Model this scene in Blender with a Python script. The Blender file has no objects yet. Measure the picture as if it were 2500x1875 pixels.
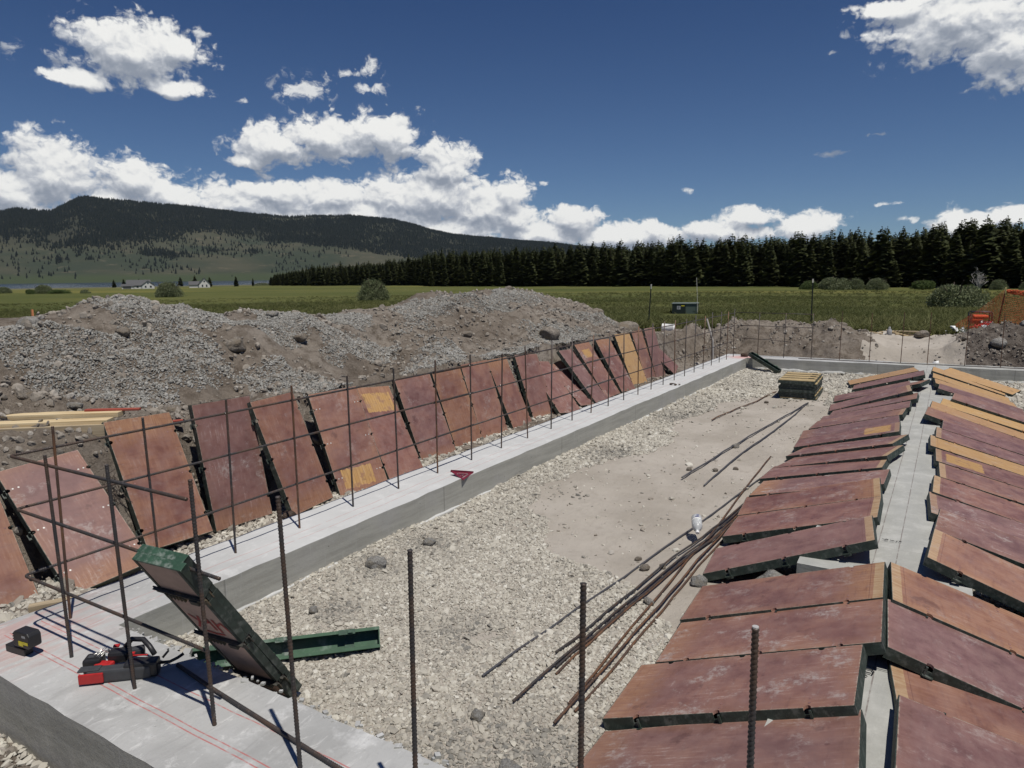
import bpy, bmesh, math, random
import numpy as np
from mathutils import Matrix, Vector
R_ = math.radians
sc = bpy.context.scene
COL = sc.collection
# ---------------------------------------------------------------- camera
CM = np.array([[0.85139324, 0.06827149, -0.52006591], [0.52436386, -0.13557789, 0.84063142], [-0.01311828, -0.98841168, -0.1512292]])
cam_d = bpy.data.cameras.new('camera'); cam = bpy.data.objects.new('camera', cam_d); COL.objects.link(cam)
r_, u_, b_ = CM[:, 0] * 0 , None, None
right = CM @ np.array([1, 0, 0]); up = CM @ np.array([0, -1, 0]); back = CM @ np.array([0, 0, -1])
cam.matrix_world = Matrix(((right[0], up[0], back[0], 0), (right[1], up[1], back[1], 0), (right[2], up[2], back[2], 0), (0, 0, 0, 1)))
cam_d.sensor_width = 36; cam_d.lens = 1733 / 2500 * 36; cam_d.clip_start = .05; cam_d.clip_end = 30000
sc.camera = cam
# ---------------------------------------------------------------- sun, exposure
SUN = Vector((0.3209, -0.1655, 0.9326)).normalized()
sd = bpy.data.lights.new('sun', 'SUN'); sun = bpy.data.objects.new('sun', sd); COL.objects.link(sun)
sd.energy = 4.0; sd.angle = R_(.53); sd.color = (1, .955, .89)
sun.rotation_euler = SUN.to_track_quat('Z', 'Y').to_euler()
sc.view_settings.view_transform = 'Standard'; sc.view_settings.look = 'None'
sc.view_settings.exposure = 0; sc.view_settings.gamma = 1; sc.view_settings.use_curve_mapping = False
# ---------------------------------------------------------------- node helper
def nd(t, typ, ins=None, **props):
    n = t.nodes.new(typ)
    for k, v in props.items(): setattr(n, k, v)
    for k, v in (ins or {}).items():
        s = n.inputs[k]
        if isinstance(v, bpy.types.NodeSocket): t.links.new(v, s)
        elif isinstance(v, bpy.types.Node): t.links.new(v.outputs[0], s)
        else: s.default_value = v
    return n
def mth(t, op, a, b=0., c=0., clamp=False):
    return nd(t, 'ShaderNodeMath', {0: a, 1: b, 2: c}, operation=op, use_clamp=clamp).outputs[0]
def vm(t, op, a, b=(0, 0, 0)):
    n = nd(t, 'ShaderNodeVectorMath', {0: a, 1: b}, operation=op)
    return n.outputs[1] if op in ('LENGTH', 'DOT_PRODUCT', 'DISTANCE') else n.outputs[0]
def mixc(t, f, a, b, mode='MIX'):
    n = nd(t, 'ShaderNodeMix', data_type='RGBA', blend_type=mode); n.inputs[0].default_value = 0
    for i, v in ((0, f), (6, a), (7, b)):
        s = n.inputs[i]
        if isinstance(v, bpy.types.NodeSocket): t.links.new(v, s)
        else: s.default_value = v if i == 0 else (tuple(v) + (1,))[:4]
    return n.outputs[2]
def mr(t, v, a, b, c=0., d=1., smooth=True):
    return nd(t, 'ShaderNodeMapRange', {0: v, 1: a, 2: b, 3: c, 4: d}, interpolation_type='SMOOTHSTEP' if smooth else 'LINEAR').outputs[0]
def noise(t, vec, scale, detail=4., rough=.5, out=0, dist=0.):
    n = nd(t, 'ShaderNodeTexNoise', {'Vector': vec, 'Scale': scale, 'Detail': detail, 'Roughness': rough, 'Distortion': dist})
    return n.outputs[out]
def voro(t, vec, scale, feature='F1', out=0, rnd=1.):
    n = nd(t, 'ShaderNodeTexVoronoi', {'Vector': vec, 'Scale': scale, 'Randomness': rnd}, feature=feature)
    return n.outputs[out]
def attr(t, name, typ='OBJECT', out=2):
    return nd(t, 'ShaderNodeAttribute', attribute_name=name, attribute_type=typ).outputs[out]
noise_keep = noise
# ---------------------------------------------------------------- world: sky and clouds
CLOUDS = [[-58.07,15.27,3.871,1.952,1.0],[-62.44,14.09,1.285,0.77,1.0],[-55.36,15.63,1.586,0.875,1.0],[-61.94,13.06,2.149,0.541,1.0],[-55.87,13.22,2.07,0.621,1.0],[-65.02,14.33,0.834,0.63,1.0],[-47.24,13.58,2.359,1.137,0.55],[-44.23,14.67,1.35,0.488,0.6],[-41.93,15.03,0.912,0.921,0.8],[-42.08,13.78,1.374,0.553,0.8],[-51.49,12.44,0.56,0.324,0.5],[-49.06,9.74,3.088,1.465,1.0],[-45.66,10.2,3.487,1.594,1.0],[-41.39,10.59,2.952,1.61,1.0],[-51.28,8.63,1.427,0.453,1.0],[-36.78,8.26,2.353,2.144,1.0],[-37.63,6.2,4.478,2.008,1.0],[-31.66,7.32,0.897,1.365,0.85],[-31.55,6.09,1.607,1.229,1.0],[-63.85,6.99,2.71,2.439,1.0],[-61.18,7.8,0.828,1.316,1.0],[-65.83,5.72,2.255,1.912,1.0],[-59.11,6.71,2.185,1.787,1.0],[-59.67,5.18,3.094,1.369,1.0],[-56.78,5.66,3.104,1.675,1.0],[-49.9,6.43,3.241,1.165,1.0],[-51.98,5.24,4.359,1.798,1.0],[-45.03,5.95,4.016,1.258,1.0],[-40.48,5.95,3.961,1.88,1.0],[-43.35,4.59,6.947,1.827,1.0],[-33.98,5.18,2.899,2.005,1.0],[-35.88,3.64,5.494,1.564,1.0],[-31.31,4.37,1.937,1.713,1.0],[-26.93,4.14,2.397,1.308,1.0],[-29.39,3.08,4.826,1.26,1.0],[-22.62,2.8,4.365,1.061,1.0],[-20.4,3.31,1.548,0.68,1.0],[-16.44,3.27,1.941,1.033,1.0],[-13.33,4.1,2.012,0.714,1.0],[-14.68,3.06,3.485,0.785,1.0],[-9.46,3.16,2.586,0.934,1.0],[-7.74,3.7,0.752,0.46,1.0],[-17.94,6.22,0.604,0.269,1.0],[-4.79,4.44,0.511,0.167,0.7],[-3.85,4.47,0.552,0.166,0.7],[-2.71,3.39,0.883,0.331,1.0],[0.83,2.76,2.68,1.199,1.0],[2.76,3.32,1.616,0.65,1.0],[1.77,3.85,0.558,0.21,1.0],[-0.77,15.6,4.97,2.305,1.0],[2.53,13.65,3.081,2.066,1.0],[2.07,12.19,0.965,0.667,1.0],[2.65,11.42,0.744,0.526,1.0],[-4.3,17.06,2.851,0.473,1.0],[-7.44,15.83,0.618,0.372,0.6],[-8.39,14.78,0.525,0.28,0.6],[-5.28,9.32,1.06,0.16,0.45],[-8.19,8.35,1.116,0.221,0.5],[-28.97,7.03,0.448,0.244,0.4],[-53.84,16.53,0.939,0.5,0.5]]
w = bpy.data.worlds.new('World'); sc.world = w; w.use_nodes = True; t = w.node_tree; t.nodes.clear()
sky = nd(t, 'ShaderNodeTexSky', sky_type='NISHITA', sun_disc=False, sun_elevation=math.asin(SUN.z), sun_rotation=math.atan2(SUN.x, SUN.y),
         altitude=2600, air_density=1.0, dust_density=.25, ozone_density=3.2)
SKY = .05
dirv = nd(t, 'ShaderNodeNewGeometry').outputs['Incoming']
dirv = vm(t, 'MULTIPLY', dirv, (-1, -1, -1))
def ae_of(v):
    s = nd(t, 'ShaderNodeSeparateXYZ', {0: v})
    az = mth(t, 'MULTIPLY', mth(t, 'ARCTAN2', s.outputs[0], s.outputs[1]), 57.29578)
    el = mth(t, 'MULTIPLY', mth(t, 'ARCSINE', s.outputs[2]), 57.29578)
    return az, el
az, el = ae_of(dirv)
flat = nd(t, 'ShaderNodeCombineXYZ', {0: az, 1: el}).outputs[0]
w1 = noise(t, flat, .30, 4, .55, out=1)
warp = vm(t, 'MULTIPLY', vm(t, 'SUBTRACT', w1, (.5, .5, .5)), (1.3, 1.1, 0))
P = vm(t, 'ADD', flat, warp)
def field(P, thin=False):
    acc = None
    for a, e, ra, re, dn in CLOUDS:
        if ra < 1.3 and dn == 1: dn = .85
        if (dn < 1) != thin: continue
        v = vm(t, 'MULTIPLY', vm(t, 'SUBTRACT', P, (a, e, 0)), (1 / ra, 1 / re, 0))
        l = vm(t, 'LENGTH', v)
        acc = l if acc is None else mth(t, 'SMOOTH_MIN', acc, l, .09)
    return mth(t, 'SUBTRACT', 1.0, acc)
skycol = mixc(t, 1., sky.outputs[0], mixc(t, mr(t, el, 1, 34), (.84, .98, 1.14), (.38, .62, 1.0)), 'MULTIPLY')
def noise(t, vec, scale, detail=4., rough=.5, out=0, dist=0.):
    return nd(t, 'ShaderNodeTexNoise', {'Vector': vec, 'Scale': scale, 'Detail': detail, 'Roughness': rough, 'Distortion': dist}, noise_dimensions='2D').outputs[out]
F0 = field(P)
F1 = field(vm(t, 'ADD', P, (.3, .9, 0)))
nb = vm(t, 'MULTIPLY', P, (1, 1.3, 0))
def puffs(vec):
    """rounded cauliflower lumps: smooth cells at three sizes"""
    a = nd(t, 'ShaderNodeTexVoronoi', {'Vector': vec, 'Scale': .55, 'Smoothness': .35}, feature='SMOOTH_F1', voronoi_dimensions='2D').outputs[0]
    b = nd(t, 'ShaderNodeTexVoronoi', {'Vector': vec, 'Scale': 1.35, 'Smoothness': .35}, feature='SMOOTH_F1', voronoi_dimensions='2D').outputs[0]
    c = nd(t, 'ShaderNodeTexVoronoi', {'Vector': vec, 'Scale': 3.1, 'Smoothness': .4}, feature='SMOOTH_F1', voronoi_dimensions='2D').outputs[0]
    return mth(t, 'ADD', mth(t, 'MULTIPLY', a, .55), mth(t, 'ADD', mth(t, 'MULTIPLY', b, .30), mth(t, 'MULTIPLY', c, .15)))
wq = vm(t, 'ADD', nb, vm(t, 'MULTIPLY', vm(t, 'SUBTRACT', noise(t, flat, 1.1, 4, .55, out=1), (.5, .5, .5)), (.75, .75, 0)))
p0 = puffs(wq); p1 = puffs(vm(t, 'ADD', wq, (.12, .42, 0)))
n0 = noise(t, nb, .38, 7, .55); n1 = noise(t, vm(t, 'ADD', nb, (.15, .6, 0)), .38, 7, .55)
nf = noise(t, wq, 2.6, 6, .62)
den = mth(t, 'ADD', F0, mth(t, 'MULTIPLY', mth(t, 'SUBTRACT', n0, .45), .95))
den = mth(t, 'ADD', den, mth(t, 'MULTIPLY', mth(t, 'SUBTRACT', .46, p0), 1.15))
den = mth(t, 'ADD', den, mth(t, 'MULTIPLY', mth(t, 'SUBTRACT', nf, .5), .55))
FW = field(P, True); wn = noise(t, vm(t, 'ADD', nb, vm(t, 'MULTIPLY', warp, (1.5, 1.5, 0))), .9, 7, .62)
dw = mth(t, 'ADD', mth(t, 'MULTIPLY', FW, .8), mth(t, 'ADD', mth(t, 'MULTIPLY', mth(t, 'SUBTRACT', wn, .54), 2.8), mth(t, 'MULTIPLY', mth(t, 'SUBTRACT', .45, p0), .8)))
dw = mth(t, 'MINIMUM', dw, mth(t, 'MULTIPLY', mth(t, 'ADD', FW, .25), 1.3))
alpha = mth(t, 'MAXIMUM', mr(t, den, -.12, .36), mth(t, 'MULTIPLY', mr(t, dw, .0, .75), .8))
lit = mth(t, 'SUBTRACT', .66, mth(t, 'MULTIPLY', mth(t, 'SUBTRACT', F1, F0), .95))
rel = mth(t, 'ADD', mth(t, 'MULTIPLY', mth(t, 'SUBTRACT', n0, n1), 1.3), mth(t, 'MULTIPLY', mth(t, 'SUBTRACT', p1, p0), .75))
lit = mth(t, 'ADD', lit, rel)
lit = mth(t, 'ADD', lit, mth(t, 'MULTIPLY', mth(t, 'SUBTRACT', nf, .5), .08))
lit = mr(t, lit, .16, 1.16, 0., 1., True)
cc = nd(t, 'ShaderNodeValToRGB', {0: lit}); cr = cc.color_ramp
cr.elements[0].position = 0; cr.elements[0].color = (.27, .305, .37, 1); cr.elements[1].position = 1; cr.elements[1].color = (.88, .88, .86, 1)
e_ = cr.elements.new(.55); e_.color = (.53, .555, .60, 1)
cloudcol = vm(t, 'SCALE', cc.outputs[0]); cloudcol.node.inputs['Scale'].default_value = 1.0 / SKY
lo = mr(t, el, -1.2, .2)
alpha = mth(t, 'MULTIPLY', alpha, lo)
final = mixc(t, alpha, skycol, cloudcol)
bg = nd(t, 'ShaderNodeBackground', {0: final, 1: SKY}); out = nd(t, 'ShaderNodeOutputWorld', {0: bg.outputs[0]})
w.cycles.sampling_method = 'MANUAL'; w.cycles.sample_map_resolution = 512
noise = noise_keep
# ---------------------------------------------------------------- object helpers
def tag(o, label=None, cat=None, group=None, kind=None):
    if label: o['label'] = label
    if cat: o['category'] = cat
    if group: o['group'] = group
    if kind: o['kind'] = kind
    return o
def link(name, data, mat=None, parent=None, loc=None, mw=None, **props):
    o = bpy.data.objects.new(name, data); COL.objects.link(o)
    if data is not None and mat is not None:
        if isinstance(mat, (list, tuple)):
            if not data.materials:
                for m in mat: data.materials.append(m)
        elif not data.materials: data.materials.append(mat)
    if parent is not None: o.parent = parent
    if mw is not None: o.matrix_local = mw
    elif loc is not None: o.location = loc
    for k, v in props.items(): o[k] = v
    return o
def empty(name, loc=(0, 0, 0), rz=0, mw=None):
    o = bpy.data.objects.new(name, None); COL.objects.link(o); o.empty_display_size = .1
    if mw is not None: o.matrix_world = mw
    else: o.location = loc; o.rotation_euler = (0, 0, rz)
    return o
def mesh_np(name, V, F, smooth=False):
    V = np.asarray(V, np.float32); F = np.asarray(F, np.int32)
    me = bpy.data.meshes.new(name); me.vertices.add(len(V)); me.vertices.foreach_set('co', V.ravel())
    k = F.shape[1]; me.loops.add(F.size); me.loops.foreach_set('vertex_index', F.ravel())
    me.polygons.add(len(F)); me.polygons.foreach_set('loop_start', np.arange(0, F.size, k, dtype=np.int32))
    me.polygons.foreach_set('loop_total', np.full(len(F), k, np.int32))
    me.update(calc_edges=True); me.validate()
    if smooth: me.polygons.foreach_set('use_smooth', np.ones(len(F), bool))
    return me
class MB:
    """collects simple solids; build() makes one mesh"""
    def __init__(s): s.v = []; s.f = []; s.m = []; s.mi = 0
    def add(s, vs, fs):
        b = len(s.v); s.v += [tuple(v) for v in vs]; s.f += [[b + i for i in f] for f in fs]; s.m += [s.mi] * len(fs)
    def box(s, c, d, rot=None):
        x, y, z = (q / 2 for q in d); vs = [Vector((i * x, j * y, k * z)) for i in (-1, 1) for j in (-1, 1) for k in (-1, 1)]
        if rot is not None: vs = [rot @ v for v in vs]
        s.add([v + Vector(c) for v in vs], [(0, 1, 3, 2), (4, 6, 7, 5), (0, 4, 5, 1), (2, 3, 7, 6), (0, 2, 6, 4), (1, 5, 7, 3)]); return s
    def tube(s, pts, r, n=8, caps=True, rf=None):
        pts = [Vector(p) for p in pts]; N = len(pts); rings = []
        up = Vector((0, 0, 1))
        for i, p in enumerate(pts):
            d = (pts[min(i + 1, N - 1)] - pts[max(i - 1, 0)]).normalized()
            a = d.cross(up if abs(d.z) < .95 else Vector((1, 0, 0))).normalized(); b = d.cross(a)
            rr = r if rf is None else rf(i) * r
            rings.append([p + (a * math.cos(2 * math.pi * k / n) + b * math.sin(2 * math.pi * k / n)) * rr for k in range(n)])
        vs = [v for g in rings for v in g]; fs = []
        for i in range(N - 1):
            for k in range(n):
                k2 = (k + 1) % n; fs.append((i * n + k, i * n + k2, (i + 1) * n + k2, (i + 1) * n + k))
        if caps: fs.append(tuple(range(n))[::-1]); fs.append(tuple((N - 1) * n + k for k in range(n)))
        s.add(vs, fs); return s
    def prism(s, poly, z0, z1, M=None):
        n = len(poly); vs = [Vector((p[0], p[1], z0)) for p in poly] + [Vector((p[0], p[1], z1)) for p in poly]
        if M is not None: vs = [M @ v for v in vs]
        fs = [tuple(range(n))[::-1], tuple(range(n, 2 * n))] + [(i, (i + 1) % n, n + (i + 1) % n, n + i) for i in range(n)]
        s.add(vs, fs); return s
    def lathe(s, prof, n=20, M=None):
        vs = []; fs = []
        for (r, z) in prof:
            for k in range(n): vs.append(Vector((r * math.cos(2 * math.pi * k / n), r * math.sin(2 * math.pi * k / n), z)))
        for i in range(len(prof) - 1):
            for k in range(n): k2 = (k + 1) % n; fs.append((i * n + k, i * n + k2, (i + 1) * n + k2, (i + 1) * n + k))
        if M is not None: vs = [M @ v for v in vs]
        s.add(vs, fs); return s
    def mesh(s, name, smooth=False, bevel=0):
        me = bpy.data.meshes.new(name); me.from_pydata(s.v, [], s.f)
        for p, m in zip(me.polygons, s.m): p.material_index = m
        if bevel:
            bm = bmesh.new(); bm.from_mesh(me)
            bmesh.ops.bevel(bm, geom=[e for e in bm.edges if e.calc_face_angle(0) > .5], offset=bevel, segments=2, affect='EDGES', profile=.6, clamp_overlap=True)
            bm.to_mesh(me); bm.free()
        if smooth:
            for p in me.polygons: p.use_smooth = True
        me.update(); return me
# numpy value noise
_rs = np.random.RandomState(7); _G = _rs.rand(256, 256)
def vnoise(x, y):
    xi = np.floor(x).astype(int); yi = np.floor(y).astype(int); fx = x - xi; fy = y - yi
    fx = fx * fx * (3 - 2 * fx); fy = fy * fy * (3 - 2 * fy)
    g = lambda a, b: _G[a % 256, b % 256]
    return (g(xi, yi) * (1 - fx) + g(xi + 1, yi) * fx) * (1 - fy) + (g(xi, yi + 1) * (1 - fx) + g(xi + 1, yi + 1) * fx) * fy
def fbm(x, y, s, o=4, seed=0, gain=.5):
    a = 1.; tot = 0; z = 0
    for i in range(o):
        z = z + a * (vnoise(x * s + seed * 17.3 + i * 31.7, y * s + seed * 9.1 + i * 11.3) - .5); tot += a; a *= gain; s *= 2.03
    return z / tot * 2
def sstep(a, b, x):
    q = np.clip((x - a) / (b - a), 0, 1); return q * q * (3 - 2 * q)
# ---------------------------------------------------------------- materials
def mat(name):
    m = bpy.data.materials.new(name); m.use_nodes = True; t = m.node_tree; t.nodes.clear()
    o = nd(t, 'ShaderNodeOutputMaterial'); b = nd(t, 'ShaderNodeBsdfPrincipled'); t.links.new(b.outputs[0], o.inputs[0])
    return m, t, b
def setb(t, b, **k):
    for kk, v in k.items():
        s = b.inputs[{'col': 'Base Color', 'rough': 'Roughness', 'metal': 'Metallic', 'nrm': 'Normal', 'spec': 'Specular IOR Level', 'trans': 'Transmission Weight', 'ior': 'IOR', 'alpha': 'Alpha'}[kk]]
        if isinstance(v, bpy.types.NodeSocket): t.links.new(v, s)
        else: s.default_value = (tuple(v) + (1,))[:4] if kk == 'col' else v
def bump(t, h, strength=.5, dist=.01, nrm=None):
    n = nd(t, 'ShaderNodeBump', {'Strength': strength, 'Distance': dist, 'Height': h})
    if nrm is not None: t.links.new(nrm, n.inputs['Normal'])
    return n.outputs[0]
def geo(t): return nd(t, 'ShaderNodeNewGeometry').outputs['Position']
def objc(t): return nd(t, 'ShaderNodeTexCoord').outputs['Object']
def simple(name, col, rough=.5, metal=0., var=.15, scale=20, bumps=0., spec=.5, dirt=None, dirtamt=.5):
    m, t, b = mat(name); p = objc(t)
    n = noise(t, p, scale, 5, .6)
    c = mixc(t, mr(t, n, .3, .7), tuple(x * (1 - var) for x in col), tuple(min(1, x * (1 + var)) for x in col))
    if dirt: c = mixc(t, mth(t, 'MULTIPLY', mr(t, noise(t, p, scale * .6, 7, .7), .48, .66), dirtamt), c, dirt)
    setb(t, b, col=c, rough=mth(t, 'ADD', rough - .08, mth(t, 'MULTIPLY', n, .16)), metal=metal, spec=spec)
    if bumps: setb(t, b, nrm=bump(t, n, bumps, .004))
    return m
MATS = {}
# bare soil / sand
def soil(name, dark, mid, light, bigs=.5):
    m, t, b = mat(name); p = geo(t)
    n1 = noise(t, p, bigs, 6, .6); n2 = noise(t, p, 6., 8, .68); n3 = noise(t, p, 45., 6, .7)
    v = voro(t, vm(t, 'ADD', p, vm(t, 'SCALE', noise(t, p, 9, 3, .5, out=1))), 26.)
    c = mixc(t, mr(t, n1, .38, .62), mid, light)
    c = mixc(t, mr(t, n2, .42, .66), c, dark)
    c = mixc(t, mth(t, 'MULTIPLY', mr(t, n3, .55, .75), .5), c, tuple(min(1, x * 1.5) for x in light))
    pt = voro(t, p, 60.); c = mixc(t, mth(t, 'MULTIPLY', mr(t, pt, .0, .16, 1, 0), .35), c, (.35, .32, .28))
    setb(t, b, col=c, rough=.95, spec=.15)
    h = mth(t, 'ADD', mth(t, 'MULTIPLY', n2, 1.0), mth(t, 'ADD', mth(t, 'MULTIPLY', n3, .35), mth(t, 'MULTIPLY', mr(t, v, 0, .5, .3, 0), .5)))
    setb(t, b, nrm=bump(t, h, .9, .05))
    return m
MATS['soil'] = soil('soil', (.115, .093, .072), (.185, .156, .126), (.265, .232, .195))
MATS['soil_dark'] = soil('soil_dark', (.06, .048, .040), (.105, .086, .072), (.16, .138, .118))
def padmat():
    m, t, b = mat('packed_sand'); p = geo(t)
    n1 = noise(t, p, .9, 6, .6); n2 = noise(t, p, 7., 8, .7); n3 = noise(t, p, 70., 5, .7); st = noise(t, vm(t, 'MULTIPLY', p, (1, .35, 1)), 14., 6, .65)
    c = mixc(t, mr(t, n1, .35, .65), (.345, .31, .263), (.425, .387, .335))
    c = mixc(t, mth(t, 'MULTIPLY', mr(t, n2, .5, .72), .6), c, (.30, .268, .225))
    c = mixc(t, mth(t, 'MULTIPLY', mr(t, n3, .58, .75), .5), c, (.40, .37, .32))
    setb(t, b, col=c, rough=.95, spec=.15)
    # boot-tread marks: short parallel bars inside scattered cells
    cell = voro(t, vm(t, 'MULTIPLY', p, (1, 1, 0)), 2.6); tr = nd(t, 'ShaderNodeTexWave', {'Vector': vm(t, 'ADD', p, vm(t, 'SCALE', noise(t, p, 1.5, 2, .5, out=1))), 'Scale': 16., 'Distortion': 1.5}, bands_direction='DIAGONAL').outputs[1]
    tread = mth(t, 'MULTIPLY', mr(t, cell, .10, .26, 1, 0), tr)
    h = mth(t, 'ADD', mth(t, 'ADD', n2, mth(t, 'MULTIPLY', st, .6)), mth(t, 'ADD', mth(t, 'MULTIPLY', n3, .3), mth(t, 'MULTIPLY', tread, .14)))
    setb(t, b, nrm=bump(t, h, .75, .03)); return m
MATS['pad'] = padmat()
def stone_mat(name, cols, rough=.9):
    m, t, b = mat(name); ti = attr(t, 'tint', 'INSTANCER')
    r = nd(t, 'ShaderNodeValToRGB', {0: ti}); cr = r.color_ramp
    cr.elements[0].position = 0; cr.elements[0].color = cols[0] + (1,); cr.elements[1].position = 1; cr.elements[1].color = cols[-1] + (1,)
    for i, c in enumerate(cols[1:-1]):
        e = cr.elements.new((i + 1) / (len(cols) - 1)); e.color = c + (1,)
    n = noise(t, objc(t), 2.5, 4, .6)
    c = mixc(t, mth(t, 'MULTIPLY', n, .5), r.outputs[0], (.12, .11, .10), 'MULTIPLY')
    c = mixc(t, mth(t, 'MULTIPLY', n, .35), r.outputs[0], (.6, .57, .5))
    setb(t, b, col=c, rough=rough, spec=.2); return m
MATS['gravel'] = stone_mat('crushed_gravel', [(.085, .084, .078), (.22, .205, .175), (.335, .31, .26), (.43, .405, .34), (.56, .54, .475)])
MATS['gravel_grey'] = stone_mat('grey_gravel', [(.065, .062, .056), (.135, .132, .12), (.19, .186, .17), (.245, .24, .222), (.33, .325, .305)])
MATS['clods'] = stone_mat('soil_clods', [(.09, .072, .055), (.145, .12, .095), (.19, .162, .132), (.24, .208, .172), (.33, .305, .27)])
def boulder(name, col):
    m, t, b = mat(name); p = objc(t); n = noise(t, p, 5, 8, .65); n2 = noise(t, p, 1.5, 4, .5)
    c = mixc(t, mr(t, n, .35, .65), tuple(x * .65 for x in col), tuple(x * 1.25 for x in col)); c = mixc(t, mr(t, n2, .45, .65), c, tuple(x * y for x, y in zip(col, (.85, .8, .72))))
    setb(t, b, col=c, rough=.9, spec=.2, nrm=bump(t, n, .7, .04)); return m
MATS['boulder'] = boulder('boulder_stone', (.21, .185, .155)); MATS['boulder_grey'] = boulder('grey_boulder_stone', (.25, .24, .22)); MATS['clod'] = boulder('mortar_clod', (.25, .245, .23)); MATS['mudclod'] = boulder('mud_clod', (.09, .065, .05))
# concrete with chalk lines
def concrete():
    m, t, b = mat('footing_concrete'); p = geo(t); s = nd(t, 'ShaderNodeSeparateXYZ', {0: p}); X, Y, Z = s.outputs
    nz = nd(t, 'ShaderNodeSeparateXYZ', {0: nd(t, 'ShaderNodeNewGeometry').outputs['Normal']}).outputs[2]
    top = mr(t, nz, .5, .8)
    n1 = noise(t, p, 1.1, 7, .6); n2 = noise(t, p, 5., 8, .65); n3 = noise(t, p, 60., 6, .7); tw = noise(t, vm(t, 'MULTIPLY', p, (3, .6, 1)), 4., 6, .6, dist=1.2)
    ct = mixc(t, mr(t, n1, .36, .64), (.335, .336, .325), (.44, .441, .428)); ct = mixc(t, mth(t, 'MULTIPLY', mr(t, n2, .52, .68), .75), ct, (.56, .562, .55)); ct = mixc(t, mth(t, 'MULTIPLY', mr(t, tw, .52, .68), .45), ct, (.29, .288, .28)); wsh = noise(t, vm(t, 'MULTIPLY', p, (2, .8, 1)), 7., 7, .72, dist=.6); ct = mixc(t, mth(t, 'MULTIPLY', mr(t, wsh, .56, .68), .6), ct, (.62, .62, .60)); ct = mixc(t, mth(t, 'MULTIPLY', mr(t, n3, .56, .72), .35), ct, (.24, .235, .22))
    # the middle footing cured a little greener-grey
    mid = mth(t, 'MULTIPLY', mr(t, X, -1.2, -.9), mr(t, Y, 2.2, 2.6)); ct = mixc(t, mth(t, 'MULTIPLY', mid, .75), ct, mixc(t, mr(t, n2, .35, .7), (.34, .342, .312), (.42, .42, .388)))
    lf = mth(t, 'MULTIPLY', mr(t, X, -3.9, -4.0), mr(t, Y, 2.3, 3.6)); ct = mixc(t, mth(t, 'MULTIPLY', lf, .62), ct, (.60, .605, .59))
    speck = mr(t, voro(t, p, 38.), .02, .10, 1, 0); sp2 = mth(t, 'MULTIPLY', speck, mr(t, n2, .45, .6)); ct = mixc(t, mth(t, 'MULTIPLY', sp2, .45), ct, (.12, .115, .105))
    band = noise(t, vm(t, 'MULTIPLY', p, (.5, .5, 7)), 3., 5, .6)
    cs = mixc(t, mr(t, band, .35, .65), (.325, .322, .285), (.40, .396, .352)); cs = mixc(t, mth(t, 'MULTIPLY', mr(t, n1, .5, .68), .6), cs, (.39, .385, .365))
    brd = mr(t, mth(t, 'ABSOLUTE', mth(t, 'SUBTRACT', mth(t, 'FRACT', mth(t, 'MULTIPLY', mth(t, 'ADD', X, Y), .41)), .5)), .0, .006, 1, 0); cs = mixc(t, mth(t, 'MULTIPLY', brd, .55), cs, (.15, .148, .135)); grn = noise(t, vm(t, 'MULTIPLY', p, (1.2, 1.2, 30)), 6., 5, .65); cs = mixc(t, mth(t, 'MULTIPLY', mr(t, grn, .52, .68), .35), cs, (.21, .208, .19)); drp = noise(t, vm(t, 'MULTIPLY', p, (9, 9, .8)), 3., 6, .7); cs = mixc(t, mth(t, 'MULTIPLY', mr(t, drp, .57, .68), .5), cs, (.46, .455, .43)); cs = mixc(t, mr(t, mth(t, 'ADD', Z, mth(t, 'MULTIPLY', n2, .05)), -2.215, -2.235, 0, .5), cs, (.44, .43, .39))
    holes = mth(t, 'MULTIPLY', mr(t, voro(t, p, 17.), .04, .10, 1, 0), mr(t, n2, .48, .62)); cs = mixc(t, holes, cs, (.07, .07, .065))
    c = mixc(t, top, cs, ct)
    wob = mth(t, 'MULTIPLY', mth(t, 'SUBTRACT', noise(t, p, .8, 3, .5), .5), .012)
    def line(v, at, w, lo=None, hi=None, ax=None, col=(.42, .10, .09), k=.75):
        nonlocal c
        d = mth(t, 'ABSOLUTE', mth(t, 'SUBTRACT', mth(t, 'ADD', v, wob), at)); f = mth(t, 'MULTIPLY', mr(t, d, w * .4, w, 1, 0), k)
        f = mth(t, 'MULTIPLY', f, mr(t, noise(t, p, 11, 5, .7), .3, .55)); f = mth(t, 'MULTIPLY', f, top)
        if ax is not None:
            if lo is not None: f = mth(t, 'MULTIPLY', f, mth(t, 'GREATER_THAN', ax, lo))
            if hi is not None: f = mth(t, 'MULTIPLY', f, mth(t, 'LESS_THAN', ax, hi))
        c = mixc(t, f, c, col)
    for yy in (1.700, 1.728, 1.895): line(Y, yy, .005, hi=2.0, lo=-4.5, ax=X)
    for xx in (-4.30, -4.19): line(X, xx, .005, lo=1.6, ax=Y, k=.5)
    for xx in (-.345, -.207): line(X, xx, .005, lo=2.1, ax=Y, col=(.16, .13, .12), k=.75)
    for yy in (7.2, 9.55, 11.1, 12.6, 14.9, 5.62): line(Y, yy, .004, lo=-.7, hi=.2, ax=X, col=(.2, .18, .17), k=.5)
    pink = mth(t, 'MULTIPLY', mr(t, vm(t, 'DISTANCE', p, (-4.45, 1.75, -2)), .15, .75, 1, 0), mr(t, tw, .38, .6)); c = mixc(t, mth(t, 'MULTIPLY', mth(t, 'MULTIPLY', pink, top), .45), c, (.50, .27, .24))
    pink2 = mth(t, 'MULTIPLY', mr(t, vm(t, 'DISTANCE', p, (-4.15, 17.2, -2)), .1, .5, 1, 0), top); c = mixc(t, mth(t, 'MULTIPLY', pink2, .5), c, (.6, .2, .17))
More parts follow.
